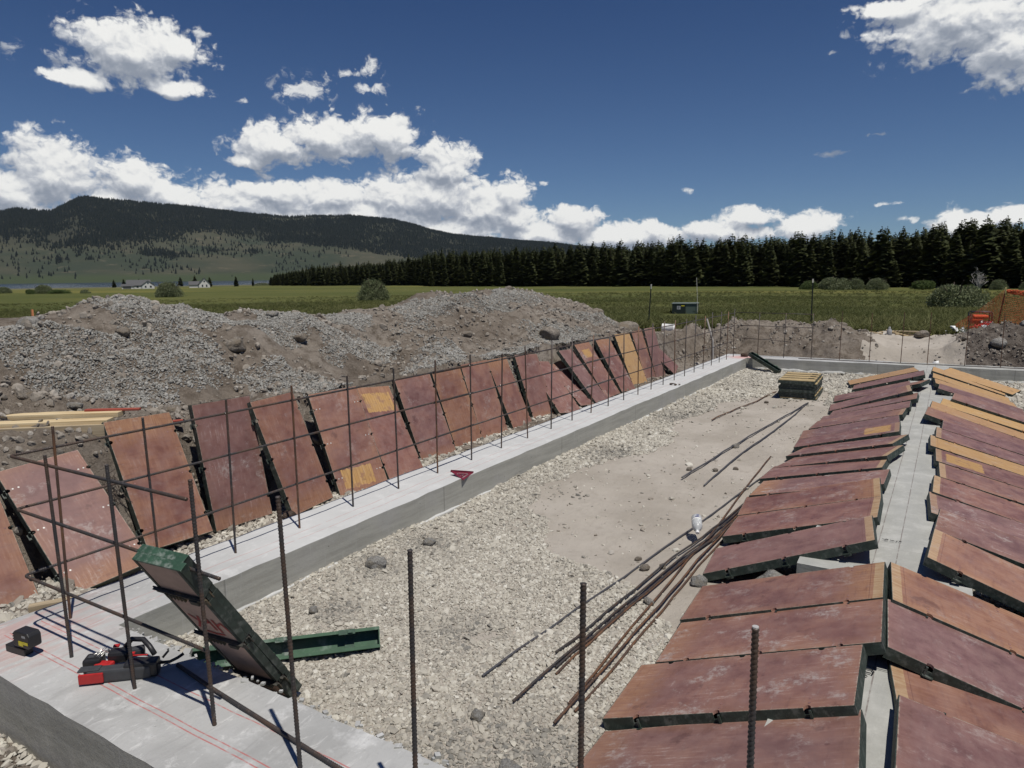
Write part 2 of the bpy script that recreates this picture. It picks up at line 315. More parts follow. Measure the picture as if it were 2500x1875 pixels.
    setb(t, b, col=c, rough=mr(t, n2, .3, .7, .62, .85), spec=.3)
    h = mth(t, 'ADD', mth(t, 'MULTIPLY', n2, .8), mth(t, 'ADD', mth(t, 'MULTIPLY', n3, .25), mth(t, 'MULTIPLY', mth(t, 'ADD', holes, mth(t, 'MULTIPLY', tw, -.6)), -.8)))
    setb(t, b, nrm=bump(t, h, .55, .012)); return m
MATS['concrete'] = concrete()
# form-panel face: phenolic plywood. wear = ochre wear, purp = purple cast, top/bot = ochre band at either end, scuff = white scuffs
def plyface():
    m, t, b = mat('form_ply_face'); p = objc(t); s = nd(t, 'ShaderNodeSeparateXYZ', {0: p}); U, V, _z = s.outputs
    rnd = nd(t, 'ShaderNodeObjectInfo').outputs['Random']; off = nd(t, 'ShaderNodeCombineXYZ', {0: mth(t, 'MULTIPLY', rnd, 37.), 1: mth(t, 'MULTIPLY', rnd, 91.)}).outputs[0]
    q = vm(t, 'ADD', p, off)
    n1 = noise(t, q, 2.4, 5, .6); n2 = noise(t, q, 9., 7, .65); n3 = noise(t, vm(t, 'MULTIPLY', q, (1.0, 7.0, 1)), 5., 7, .65); n4 = noise(t, vm(t, 'MULTIPLY', q, (9., 1., 1)), 6., 6, .6); f = noise(t, q, 60., 5, .7)
    wear = attr(t, 'wear'); purp = attr(t, 'purp'); tp = attr(t, 'top'); bt = attr(t, 'bot'); sc_ = attr(t, 'scuff')
    red = mixc(t, mr(t, n1, .35, .65), (.172, .066, .050), (.250, .108, .082))
    pur = mixc(t, mr(t, n1, .35, .65), (.150, .078, .077), (.215, .117, .115))
    c = mixc(t, purp, red, pur)
    c = mixc(t, mth(t, 'MULTIPLY', mr(t, n3, .45, .75), .35), c, (.095, .045, .040))
    c = mixc(t, mth(t, 'MULTIPLY', mr(t, n2, .40, .70), .30), c, (.27, .15, .135)); c = mixc(t, mth(t, 'MULTIPLY', mr(t, n2, .30, .48, 1, 0), .28), c, (.085, .040, .038))
    # ochre wear from edges inwards and by noise
    eu = mth(t, 'MINIMUM', U, mth(t, 'SUBTRACT', .61, U)); ev = mth(t, 'MINIMUM', V, mth(t, 'SUBTRACT', 1.22, V))
    edge = mr(t, mth(t, 'ADD', mth(t, 'MINIMUM', eu, ev), mth(t, 'MULTIPLY', mth(t, 'SUBTRACT', n2, .5), .16)), .0, .13, 1, 0)
    a = mth(t, 'MULTIPLY', wear, mth(t, 'ADD', mth(t, 'MULTIPLY', edge, .75), mr(t, mth(t, 'ADD', n1, mth(t, 'MULTIPLY', wear, .42)), .55, .82)), clamp=True)
    kt = mth(t, 'MULTIPLY', tp, mr(t, mth(t, 'ADD', mth(t, 'SUBTRACT', 1.22, V), mth(t, 'MULTIPLY', mth(t, 'SUBTRACT', n2, .5), .22)), .05, mth(t, 'ADD', .16, mth(t, 'MULTIPLY', tp, .22)), 1, 0))
    kb = mth(t, 'MULTIPLY', bt, mr(t, mth(t, 'ADD', V, mth(t, 'MULTIPLY', mth(t, 'SUBTRACT', n2, .5), .22)), .05, mth(t, 'ADD', .14, mth(t, 'MULTIPLY', bt, .22)), 1, 0))
    a = mth(t, 'MAXIMUM', a, mth(t, 'MAXIMUM', kt, kb))
    och = mixc(t, mr(t, n4, .35, .65), (.29, .140, .068), (.40, .215, .105)); och = mixc(t, mr(t, n3, .5, .75), och, (.22, .095, .05))
    c = mixc(t, mth(t, 'MULTIPLY', a, .8), c, och)
    # full yellow ply
    yel = attr(t, 'yellow'); yc = mixc(t, mr(t, n4, .3, .7), (.42, .245, .085), (.55, .36, .15)); yc = mixc(t, mth(t, 'MULTIPLY', mr(t, n2, .5, .7), .5), yc, (.33, .17, .07))
    knots = mr(t, voro(t, q, 7.), .03, .07, 1, 0); yc = mixc(t, mth(t, 'MULTIPLY', knots, .8), yc, (.14, .05, .02))
    c = mixc(t, yel, c, yc)
    # bare strip across each end
    strip = attr(t, 'strip'); stv = mth(t, 'SUBTRACT', 1.22, V); sl = mth(t, 'MULTIPLY', mth(t, 'LESS_THAN', mth(t, 'ADD', stv, mth(t, 'MULTIPLY', mth(t, 'SUBTRACT', n2, .5), .012)), .058), strip)
    c = mixc(t, mth(t, 'MULTIPLY', sl, mr(t, n2, .25, .5, .5, 1.)), c, mixc(t, mr(t, n4, .35, .65), (.36, .22, .11), (.46, .33, .19)))
    ln = mth(t, 'MULTIPLY', mr(t, mth(t, 'ABSOLUTE', mth(t, 'SUBTRACT', stv, .078)), .001, .003, 1, 0), strip); c = mixc(t, mth(t, 'MULTIPLY', ln, .6), c, (.12, .04, .03))
    # torn patch showing raw veneer
    px, py, pw, ph = (attr(t, k) for k in ('patch_x', 'patch_y', 'patch_w', 'patch_h'))
    jag = mth(t, 'MULTIPLY', mth(t, 'SUBTRACT', noise(t, vm(t, 'MULTIPLY', q, (1, .25, 1)), 30, 3, .6), .5), .07)
    dx = mth(t, 'SUBTRACT', mth(t, 'ABSOLUTE', mth(t, 'SUBTRACT', U, px)), pw); dy = mth(t, 'SUBTRACT', mth(t, 'ABSOLUTE', mth(t, 'ADD', mth(t, 'SUBTRACT', V, py), jag)), ph)
    pm = mr(t, mth(t, 'MAXIMUM', dx, dy), -.004, .002, 1, 0)
    grv = nd(t, 'ShaderNodeTexWave', {'Vector': q, 'Scale': 8., 'Distortion': 2., 'Detail': 3.}, bands_direction='X').outputs[1]
    vc = mixc(t, mr(t, n4, .3, .7), (.42, .24, .075), (.54, .33, .12)); vc = mixc(t, mth(t, 'MULTIPLY', mr(t, grv, .90, .99), .55), vc, (.28, .13, .05)); vc = mixc(t, mth(t, 'MULTIPLY', mr(t, n2, .52, .62), .7), vc, (.27, .13, .075)); c = mixc(t, pm, c, vc)
    # white scuffs
    s1 = mth(t, 'MULTIPLY', mr(t, n4, .52, .70), mr(t, n1, .46, .62)); s2 = mth(t, 'MULTIPLY', mr(t, n3, .54, .72), mr(t, n2, .45, .62)); ss = mth(t, 'ADD', s1, mth(t, 'MULTIPLY', s2, .8))
    ss = mth(t, 'MULTIPLY', ss, mth(t, 'ADD', .35, mr(t, f, .4, .6))); c = mixc(t, mth(t, 'MULTIPLY', ss, sc_, clamp=True), c, (.46, .36, .34))
    c = mixc(t, mth(t, 'MULTIPLY', mth(t, 'FRACT', mth(t, 'MULTIPLY', rnd, 7.31)), .38), c, (.62, .58, .58), 'MULTIPLY'); c = mixc(t, mth(t, 'MULTIPLY', mth(t, 'FRACT', mth(t, 'MULTIPLY', rnd, 13.7)), .16), c, (.36, .22, .18))
    # cement crust: pale islands and splashes, denser near the ends; chipped pale edge
    cr1 = noise(t, q, 3.3, 8, .72); cr2 = noise(t, q, 26., 5, .7)
    crust = mth(t, 'MULTIPLY', mr(t, cr1, .54, .63), mr(t, cr2, .38, .60)); c = mixc(t, mth(t, 'MULTIPLY', crust, mth(t, 'ADD', .18, mth(t, 'MULTIPLY', sc_, .75)), clamp=True), c, (.40, .345, .32))
    run = mth(t, 'MULTIPLY', mr(t, noise(t, vm(t, 'MULTIPLY', q, (22., .9, 1)), 3., 5, .6), .60, .72), mr(t, n1, .42, .6)); c = mixc(t, mth(t, 'MULTIPLY', run, .32), c, (.42, .33, .31))
    drk = mth(t, 'MULTIPLY', mr(t, noise(t, q, 5.5, 6, .6), .62, .70), .45); c = mixc(t, drk, c, (.075, .032, .03))
    chip = mth(t, 'MULTIPLY', mr(t, mth(t, 'MINIMUM', eu, ev), .004, .011, 1, 0), mr(t, cr2, .42, .58)); c = mixc(t, mth(t, 'MULTIPLY', chip, .75), c, (.44, .36, .28))
    spk = mth(t, 'MULTIPLY', mr(t, voro(t, q, 28.), .02, .055, 1, 0), mr(t, n1, .45, .6)); c = mixc(t, mth(t, 'MULTIPLY', spk, .6), c, (.55, .45, .42))
    blo = mr(t, voro(t, q, 3.1), .02, .05, 1, 0); c = mixc(t, mth(t, 'MULTIPLY', blo, .6), c, (.09, .03, .028))
    c = mixc(t, mth(t, 'MULTIPLY', mr(t, n2, .3, .7), .08), c, (.38, .33, .30))
    setb(t, b, col=c, rough=mr(t, mth(t, 'ADD', n2, mth(t, 'MULTIPLY', a, .2)), .3, .8, .45, .75), spec=.4)
    setb(t, b, nrm=bump(t, mth(t, 'ADD', mth(t, 'MULTIPLY', n4, .5), mth(t, 'ADD', mth(t, 'MULTIPLY', n1, 2.), mth(t, 'MULTIPLY', pm, -1.2))), .22, .006)); return m
MATS['ply'] = plyface()
MATS['plyback'] = simple('ply_back', (.42, .30, .25), .75, var=.12, scale=6, dirt=(.10, .09, .08), dirtamt=.35)
MATS['steelgreen'] = simple('green_steel_frame', (.024, .036, .028), .65, var=.3, scale=30, dirt=(.13, .14, .125), dirtamt=.6, bumps=.4)
MATS['channelgreen'] = simple('green_steel_channel', (.035, .095, .048), .5, var=.15, scale=12, dirt=(.26, .33, .28), dirtamt=.5)
MATS['rivet'] = simple('rivet_zinc', (.62, .60, .56), .4, metal=.3)
MATS['rivetdull'] = simple('rivet_dull', (.30, .16, .14), .5, metal=.2)
def rebarmat(name, base, rust, amt):
    m, t, b = mat(name); p = geo(t); n = noise(t, p, 7, 6, .65); n2 = noise(t, p, 60, 4, .6)
    c = mixc(t, mth(t, 'MULTIPLY', mr(t, n, .42, .62), amt), base, rust); c = mixc(t, mth(t, 'MULTIPLY', mr(t, n2, .55, .7), .4), c, (.22, .19, .17))
    setb(t, b, col=c, rough=.55, metal=.35, spec=.5); return m
MATS['rebar'] = rebarmat('rebar_steel', (.055, .052, .052), (.125, .072, .042), .6)
MATS['rebar_blue'] = rebarmat('rebar_blue_grey', (.075, .078, .09), (.12, .10, .095), .4)
MATS['rebar_rust'] = rebarmat('rebar_rusty', (.10, .062, .045), (.20, .10, .05), .9)
MATS['wire'] = simple('tie_wire', (.5, .49, .46), .35, metal=.8)
def lumber(name, a, c_):
    m, t, b = mat(name); p = objc(t); n = noise(t, vm(t, 'MULTIPLY', p, (.6, 14, 14)), 3, 5, .6); k = voro(t, vm(t, 'MULTIPLY', p, (1, 3, 3)), 2.)
    c = mixc(t, mr(t, n, .35, .65), a, c_); c = mixc(t, mr(t, k, .03, .08, .8, 0), c, (.12, .06, .03))
    setb(t, b, col=c, rough=.7, spec=.25, nrm=bump(t, n, .3, .003)); return m
MATS['lumber'] = lumber('new_lumber', (.50, .37, .20), (.66, .54, .34)); MATS['lumber_old'] = lumber('weathered_lumber', (.30, .24, .16), (.44, .36, .24)); MATS['redwoodstake'] = lumber('red_painted_wood', (.28, .06, .045), (.36, .09, .06))
for k, a in dict(black=((.018, .018, .019), .45), dkgrey=((.05, .052, .055), .5), grey=((.30, .30, .30), .5), red=((.42, .022, .022), .38), maroon=((.16, .018, .035), .4), yellow=((.62, .52, .03), .45),
                 orange=((.75, .10, .03), .55), netorange=((.72, .13, .045), .6), netred=((.62, .03, .025), .5), white=((.78, .78, .76), .5), whiteplastic=((.80, .79, .75), .4), label=((.75, .22, .10), .5), boxgreen=((.085, .115, .095), .45), boxdark=((.012, .02, .016), .5),
                 tpost=((.012, .016, .014), .5), postcap=((.62, .60, .52), .6), capyellow=((.66, .60, .25), .6), roof=((.07, .07, .072), .7), housewall=((.62, .61, .57), .8), housedark=((.10, .10, .10), .7), win=((.04, .05, .06), .15), stakeorange=((.70, .28, .12), .7), stonepad=((.40, .37, .33), .9), blueprint=((.03, .04, .2), .5), deadwood=((.38, .36, .33), .8), trunk=((.07, .05, .038), .9)).items():
    MATS[k] = simple(k + '_paint', a[0], a[1], var=.12, scale=25)
def leafmat(name, a, b_, tr=.25, inst=False):
    m, t, b = mat(name); p = geo(t)
    r = attr(t, 'tint', 'INSTANCER') if inst else noise(t, p, 1.1, 3, .6); n = noise(t, p, 9., 3, .6)
    o = nd(t, 'ShaderNodeObjectInfo').outputs['Random']
    c = mixc(t, mr(t, r, .3, .7) if not inst else r, a, b_); c = mixc(t, mth(t, 'MULTIPLY', mr(t, n, .4, .7), .4), c, tuple(x * .6 for x in a))
    if not inst: c = mixc(t, mth(t, 'MULTIPLY', o, .35), c, tuple(x * 1.35 for x in a))
    setb(t, b, col=c, rough=.65, spec=.2)
    ts = nd(t, 'ShaderNodeBsdfTranslucent', {0: c}); mx = nd(t, 'ShaderNodeMixShader', {0: tr, 1: b.outputs[0], 2: ts.outputs[0]})
    t.links.new(mx.outputs[0], [n_ for n_ in t.nodes if n_.type == 'OUTPUT_MATERIAL'][0].inputs[0]); return m
MATS['willow'] = leafmat('willow_leaves', (.115, .14, .062), (.23, .25, .145)); MATS['shrubgreen'] = leafmat('shrub_leaves', (.07, .105, .03), (.12, .155, .055))
MATS['reddish'] = leafmat('reddish_shrub_leaves', (.11, .06, .03), (.09, .085, .03))
MATS['conifer'] = leafmat('conifer_needles', (.036, .046, .016), (.082, .090, .030), .25)
MATS['conifer_inst'] = leafmat('conifer_needles_wood', (.034, .043, .016), (.074, .082, .030), .25, inst=True)
MATS['hilltree'] = leafmat('hill_conifer_needles', (.008, .013, .011), (.022, .029, .021), .05, inst=True)
MATS['grassblade'] = leafmat('grass_blades', (.088, .104, .030), (.195, .19, .078), .35, inst=True)
def meadowmat():
    m, t, b = mat('meadow_grass'); p = geo(t); s = nd(t, 'ShaderNodeSeparateXYZ', {0: p})
    n1 = noise(t, vm(t, 'MULTIPLY', p, (.35, 1, 1)), .035, 6, .6); n2 = noise(t, p, .25, 6, .65); n3 = noise(t, p, 3., 6, .7); n4 = noise(t, vm(t, 'MULTIPLY', p, (.25, 1, 1)), .012, 4, .5)
    c = mixc(t, mr(t, n1, .38, .62), (.078, .090, .026), (.118, .122, .038)); c = mixc(t, mr(t, n4, .50, .62), c, (.155, .145, .042)); c = mixc(t, mth(t, 'MULTIPLY', mr(t, n2, .5, .7), .4), c, (.05, .07, .022)); c = mixc(t, mth(t, 'MULTIPLY', mr(t, n3, .5, .75), .45), c, (.10, .11, .045))
    d = vm(t, 'LENGTH', p); c = mixc(t, mr(t, d, 640, 800), c, (.13, .125, .075))
    setb(t, b, col=c, rough=.9, spec=.1, nrm=bump(t, mth(t, 'ADD', n2, n3), .8, .3)); return m
MATS['meadow'] = meadowmat()
def hillmat():
    m, t, b = mat('hill_ground'); p = geo(t)
    n1 = noise(t, p, .0022, 7, .6); n2 = noise(t, p, .012, 6, .65); fc = attr(t, 'forest', 'GEOMETRY')
    s = nd(t, 'ShaderNodeSeparateXYZ', {0: p}).outputs[2]
    c = mixc(t, mr(t, n1, .4, .62), (.044, .054, .038), (.072, .072, .050)); c = mixc(t, mth(t, 'MULTIPLY', mr(t, n2, .55, .7), .6), c, (.135, .115, .082)); c = mixc(t, mr(t, s, 10, 40, 1, 0), c, (.055, .070, .038))
    c = mixc(t, mth(t, 'MULTIPLY', fc, .8), c, (.040, .042, .032)); setb(t, b, col=c, rough=.95, spec=.05); return m
MATS['hill'] = hillmat()
m, t, b = mat('lake_water'); setb(t, b, col=(.012, .035, .085), rough=.12, spec=.5, nrm=bump(t, noise(t, geo(t), .25, 5, .6), .6, .6)); MATS['water'] = m
# ---------------------------------------------------------------- terrain
def meadow_z(d): return np.interp(d, [0, 20, 26, 42, 60, 85, 130, 170, 200, 250, 300, 400, 600, 720, 850, 900, 1000, 1500], [-1.75, -1.75, -1.83, -2.25, -2.5, -2.8, -3.55, -4.1, -4.4, -4.75, -5.1, -5.5, -6.0, -6.3, -6.5, -6.7, -8, -9])
_hy = [-4, 1, 3.84, 4.13, 4.5, 4.75, 5.0, 5.44, 5.83, 6.08, 6.32, 6.86, 7.46, 7.94, 8.83, 9.33, 9.9, 10.8, 11.56, 11.84, 12.4, 13.0, 13.85, 15.1, 16.6, 18.0, 18.8, 19.6, 20.8, 22.2, 26]
_hz = [-.8, -.5, -.34, -.36, -.38, -.25, -.15, -.15, -.27, -.28, -.36, -.52, -.44, -.48, -.61, -.58, -.51, -.55, -.37, -.28, -.33, -.43, -.25, -.28, -.44, -.74, -1.0, -1.29, -1.45, -1.75, -1.8]
def site_z(x, y, fine=True):
    d = np.hypot(x, y); m = meadow_z(d)
    sdp = np.maximum(np.maximum(-5.75 - x, x - 5.5), np.maximum(.75 - y, y - 18.15))
    wob = fbm(x, y, .8, 4, 3) * .35
    tt = sstep(0, 1.5, sdp + wob * sstep(0, .5, sdp))
    fl = -2.36 + 0 * x
    inner = (x > -4.5) & (x < 4) & (y > 1.7) & (y < 17.5); fl = np.where(inner, -2.295, fl)
    z = fl * (1 - tt) + m * tt
    # spoil heap west of the trench
    u = -x; cr = np.interp(y, _hy, _hz) - .06
    shelf = np.interp(y, [-4, 1.5, 3, 14, 17, 19, 22], [-1.9, -1.75, -1.34, -1.30, -1.5, -1.72, -1.75])
    edge = 5.80 + wob * .35 + .22 * np.exp(-((y - 11.6) / .9) ** 2)
    p1 = fl + (shelf - fl) * sstep(edge, edge + .62, u)
    k = sstep(0, 1, np.clip((u - 6.3) / 2.9, 0, 1)) * .55 + np.clip((u - 6.3) / 2.9, 0, 1) * .45
    h = np.where(u < 6.3, p1, shelf + (cr - shelf) * k)
    h = np.where(u > 9.2, cr + (m - cr) * sstep(9.25, 12.8, u), h)
    lump = fbm(x, y, .75, 5, 11) * .50 + np.abs(fbm(x, y, 1.7, 4, 5)) * -.26 + .06
    rise = sstep(6.2, 7.2, u) * (1 - sstep(8.2, 8.9, u)); lump = lump - .06
    h = h + lump * rise + fbm(x, y, 4., 3, 9) * .05 * sstep(6, 6.4, u)
    h = h + sstep(6.0, 6.5, u) * fbm(x, y, 2.2, 3, 22) * .05
    hm = sstep(5.6, 5.9, u) * (1 - sstep(20.5, 23.5, y)) * (y > -5)
    z = np.where(u > 5.6, z * (1 - hm) + h * hm, z)
    # bank and mounds beyond the far footing
    def g(cx, cy, rx, ry, a): return a * np.exp(-(((x - cx) / rx) ** 2 + ((y - cy) / ry) ** 2))
    far = g(-5.3, 20.2, 1.3, .9, .30) + g(-3.4, 20.6, 1.2, .8, .34) + g(-2.4, 20.0, .7, .8, .20) + g(1.9, 20.0, 1.0, .8, .22) + g(3.8, 20.2, 1.8, 1.1, .70) + g(.9, 19.9, .8, .8, .34) + g(-1.0, 21.6, 1.6, .5, .07)
    path = np.exp(-((x + .75 + .1 * (y - 20)) / .85) ** 2) * sstep(17.5, 18.5, y) * (1 - sstep(21, 22.5, y))
    rough = fbm(x, y, 1.6, 5, 31) * .30 + np.abs(fbm(x, y, 3.2, 4, 41)) * -.28 + .07
    z = z + (far + rough * (x > -6.5)) * sstep(18.2, 18.9, y) * (1 - sstep(21.6, 23, y)) * (1 - path)
    z = z - path * .22 * sstep(18.0, 18.6, y) * (1 - sstep(19.3, 21.5, y))
    # mounding against the footing faces inside, gentle ruts
    z = z + fbm(x, y, .9, 4, 51) * .035 + (fbm(x, y, 5, 3, 61) * .012 if fine else 0)
    nw = np.minimum(np.abs(x + 4.04), np.abs(y - 17.14)); z = z + np.where(inner, .045 * np.exp(-(nw / .22) ** 2), 0)
    bl = (y < 1.45) & (y > .2) & (x < 3); z = np.where(bl, z + .05, z)
    wl = (x < -4.6) & (x > -5.6) & (y < 2.9); z = np.where(wl, z + .17 * (1 - sstep(2.3, 2.9, y)), z)
    return z
GX = np.arange(-14., 7.01, .07); GY = np.arange(-3.5, 25.51, .07)
XX, YY = np.meshgrid(GX, GY); ZZ = site_z(XX, YY)
edge_d = np.minimum(np.minimum(XX - GX[0], GX[-1] - XX), np.minimum(YY - GY[0], GY[-1] - YY))
ZZ = ZZ - .5 * (1 - sstep(0, .35, edge_d))
nx, ny = len(GX), len(GY); Vg = np.stack([XX.ravel(), YY.ravel(), ZZ.ravel()], 1)
ii, jj = np.meshgrid(np.arange(ny - 1), np.arange(nx - 1), indexing='ij'); a0 = (ii * nx + jj).ravel()
Fg = np.stack([a0, a0 + 1, a0 + nx + 1, a0 + nx], 1); cx = Vg[Fg].mean(1)
is_heap = (cx[:, 0] < -6.05) & (cx[:, 1] < 19.2); is_mound = (cx[:, 0] > .35) & (cx[:, 1] > 18.6) & (cx[:, 1] < 22.8)
inner_f = (cx[:, 0] > -4.4) & (cx[:, 0] < 3.9) & (cx[:, 1] > 1.7) & (cx[:, 1] < 17.5)
pathf = (np.abs(cx[:, 0] + .75 + .1 * (cx[:, 1] - 20)) < .95 + .3 * fbm(cx[:, 0], cx[:, 1], 1.3, 3, 71)) & (cx[:, 1] > 17.6) & (cx[:, 1] < 23.2)
def sub(name, mask, mats, smooth=True, mi=None):
    f = Fg[mask]; used = np.unique(f); mp = np.full(len(Vg), -1); mp[used] = np.arange(len(used))
    me = mesh_np(name, Vg[used], mp[f], smooth)
    for m in mats: me.materials.append(m)
    if mi is not None: me.polygons.foreach_set('material_index', mi[mask].astype(np.int32))
    return me
grassf = (cx[:, 1] > 22.1 + .5 * fbm(cx[:, 0], cx[:, 1], .7, 3, 81)) | (cx[:, 0] < -12.3)
mi = np.where(inner_f | pathf, 1, 0); mi = np.where(grassf & ~is_heap, 2, mi)
tag(link('ground', sub('ground', ~(is_heap | is_mound), [MATS['soil'], MATS['pad'], MATS['meadow']], mi=mi)), kind='structure')
tag(link('spoil_heap', sub('spoil_heap', is_heap, [MATS['soil']])), 'long grey and brown heap of gravel and dug earth behind the leaning panels', 'spoil heap')
tag(link('dirt_mound', sub('dirt_mound', is_mound, [MATS['soil_dark']])), 'dark cloddy earth mound beyond the far footing under the orange netting', 'dirt mound')
# meadow sheet: one polar sheet out under the lake, lowered below the site
ra = np.concatenate([np.arange(0, 30, 1.5), np.geomspace(30, 3600, 90)]); th = np.linspace(0, 2 * np.pi, 241)[:-1]
RR, TH = np.meshgrid(ra, th, indexing='ij'); MX = RR * np.sin(TH); MY = RR * np.cos(TH); MZ = meadow_z(RR) + fbm(MX, MY, .03, 3, 5) * .25 * sstep(30, 80, RR) * (RR < 700)
insite = sstep(.3, 1.6, np.minimum(np.minimum(MX + 14, 7 - MX), np.minimum(MY + 3.5, 25.5 - MY))); MZ = MZ - 1.6 * insite
nr, nt = RR.shape; ii, jj = np.meshgrid(np.arange(nr - 1), np.arange(nt), indexing='ij'); a0 = (ii * nt + jj).ravel(); a1 = (ii * nt + (jj + 1) % nt).ravel()
me = mesh_np('meadow', np.stack([MX.ravel(), MY.ravel(), MZ.ravel()], 1), np.stack([a0, a0 + nt, a1 + nt, a1], 1), True)
tag(link('meadow', me, MATS['meadow']), kind='structure')
ths = np.linspace(0, 2 * np.pi, 121)[:-1]
lv = [(700 * math.sin(a), 700 * math.cos(a), -6.6) for a in ths] + [(3700 * math.sin(a), 3700 * math.cos(a), -6.6) for a in ths]
tag(link('lake', mesh_np('lake', lv, [(i, (i + 1) % 120, 120 + (i + 1) % 120, 120 + i) for i in range(120)]), MATS['water']), kind='structure')
# hills
RID = [(-180, .03), (-120, .045), (-90, .06), (-75, .072), (-66.71, .0792), (-65.81, .0834), (-64.6, .0815), (-63.91, .0824), (-63.05, .0909), (-62.31, .098), (-61.71, .0998), (-60.38, .0984), (-58.89, .096), (-57.1, .0936), (-54.98, .0906), (-51.67, .0842), (-48.79, .0812), (-46.4, .0832), (-44.27, .0829), (-42.73, .0803), (-40.86, .0777), (-39.6, .0722), (-38.03, .0638), (-36.43, .0576), (-34.83, .054), (-33.21, .052), (-30.62, .047), (-28.68, .0443), (-26.74, .0393), (-17.27, .0198), (0, .014), (60, .02), (120, .03), (180, .03)]
ra_, rz_ = np.array([q[0] for q in RID]), np.array([q[1] for q in RID])
def hill_z(az, r):
    e = np.interp(az, ra_, rz_) ; RD = 5600.; top = e * RD - 9
    s = np.clip((r - 3250) / (RD - 3250), 0, 1.6)
    x = r * np.sin(np.radians(az)); y = r * np.cos(np.radians(az))
    prof = np.where(s < 1, .05 * sstep(0, .12, s) + .95 * (sstep(.1, 1.04, s) * .6 + np.clip((s - .1) / .9, 0, 1) * .4), 1 - .35 * (s - 1))
    n = fbm(x, y, .0011, 5, 91) * 95 * np.clip(s * 1.3, 0, 1) * np.clip(1 - np.abs(s - .5) * 1.9, 0, 1)
    return -7.5 + (top + 7.5) * prof + n + fbm(x, y, .006, 3, 95) * 9 * np.clip(s - .1, 0, .9)
def forest_mask(az, r):
    s = (r - 3250) / 2350.; x = r * np.sin(np.radians(az)); y = r * np.cos(np.radians(az)); n = fbm(x, y, .0016, 5, 101); n2 = fbm(x, y, .006, 3, 111)
    low = np.interp(az, [-75, -66, -63, -60, -57, -54, -52, -50, -46, -42, -38, -30], [.42, .38, .36, .40, .56, .72, .70, .62, .52, .42, .36, .3])
    f = sstep(-.09, .09, s - low + n * .16 + n2 * .06)
    band = np.exp(-((s - (.33 + .006 * (az + 60))) / .035) ** 2) * ((az > -64) & (az < -51)) * sstep(-.1, .15, n2 + .1)
    clear = np.exp(-(((az + 44.8) / 2.3) ** 2 + ((s - .93) / .09) ** 2)) + np.exp(-(((az + 49.5) / 2.2) ** 2 + ((s - .93) / .05) ** 2)) + .5 * np.exp(-(((az + 41.5) / 2) ** 2 + ((s - .6) / .16) ** 2))
    return np.clip(np.maximum(f, band) - clear * .75, 0, 1), s
azs = np.concatenate([np.linspace(-180, -75, 60), np.linspace(-74.6, -15, 300), np.linspace(-13, 179, 80)]); rs = np.concatenate([np.linspace(3200, 5900, 110), np.linspace(6100, 8500, 6)])
A, Rr = np.meshgrid(azs, rs, indexing='ij'); HZ = hill_z(A, Rr); HX = Rr * np.sin(np.radians(A)); HY = Rr * np.cos(np.radians(A))
na, nrr = A.shape; ii, jj = np.meshgrid(np.arange(na), np.arange(nrr - 1), indexing='ij'); a0 = (ii * nrr + jj).ravel(); a1 = (((ii + 1) % na) * nrr + jj).ravel()
me = mesh_np('hills', np.stack([HX.ravel(), HY.ravel(), HZ.ravel()], 1), np.stack([a0, a1, a1 + 1, a0 + 1], 1), True)
fm, _s = forest_mask(A, Rr); at = me.attributes.new('forest', 'FLOAT', 'POINT'); at.data.foreach_set('value', fm.ravel().astype(np.float32))
tag(link('hills', me, MATS['hill']), kind='structure')
# ---------------------------------------------------------------- scatter (geometry nodes instances for uncountable stuff)
def proto(name, me, m):
    me.materials.clear(); me.materials.append(m); return bpy.data.objects.new(name, me)
def scatter(name, pts, rot, scl, idx, tint, protos):
    n = len(pts); me = bpy.data.meshes.new(name); me.vertices.add(n); me.vertices.foreach_set('co', np.asarray(pts, np.float32).ravel())
    for nm, typ, key, arr in (('rot', 'FLOAT_VECTOR', 'vector', rot), ('scl', 'FLOAT_VECTOR', 'vector', scl), ('idx', 'INT', 'value', idx), ('tint', 'FLOAT', 'value', tint)):
        a = me.attributes.new(nm, typ, 'POINT'); a.data.foreach_set(key, np.ascontiguousarray(arr, np.int32 if typ == 'INT' else np.float32).ravel())
    o = bpy.data.objects.new(name, me); COL.objects.link(o)
    g = bpy.data.node_groups.new(name + '_scatter', 'GeometryNodeTree')
    g.interface.new_socket('Geometry', in_out='INPUT', socket_type='NodeSocketGeometry'); g.interface.new_socket('Geometry', in_out='OUTPUT', socket_type='NodeSocketGeometry')
    gi = g.nodes.new('NodeGroupInput'); go = g.nodes.new('NodeGroupOutput'); j = g.nodes.new('GeometryNodeJoinGeometry')
    for p in protos:
        oi = g.nodes.new('GeometryNodeObjectInfo'); oi.inputs['Object'].default_value = p; oi.inputs['As Instance'].default_value = True; g.links.new(oi.outputs['Geometry'], j.inputs[0])
    def na_(nm, dt):
        q = g.nodes.new('GeometryNodeInputNamedAttribute'); q.data_type = dt; q.inputs['Name'].default_value = nm; return q.outputs[0]
    ip = g.nodes.new('GeometryNodeInstanceOnPoints'); g.links.new(gi.outputs[0], ip.inputs['Points']); g.links.new(j.outputs[0], ip.inputs['Instance']); ip.inputs['Pick Instance'].default_value = True
    g.links.new(na_('idx', 'INT'), ip.inputs['Instance Index']); er = g.nodes.new('FunctionNodeEulerToRotation'); g.links.new(na_('rot', 'FLOAT_VECTOR'), er.inputs[0]); g.links.new(er.outputs[0], ip.inputs['Rotation']); g.links.new(na_('scl', 'FLOAT_VECTOR'), ip.inputs['Scale'])
    g.links.new(ip.outputs[0], go.inputs[0]); md = o.modifiers.new('scatter', 'NODES'); md.node_group = g
    return tag(o, kind='stuff')
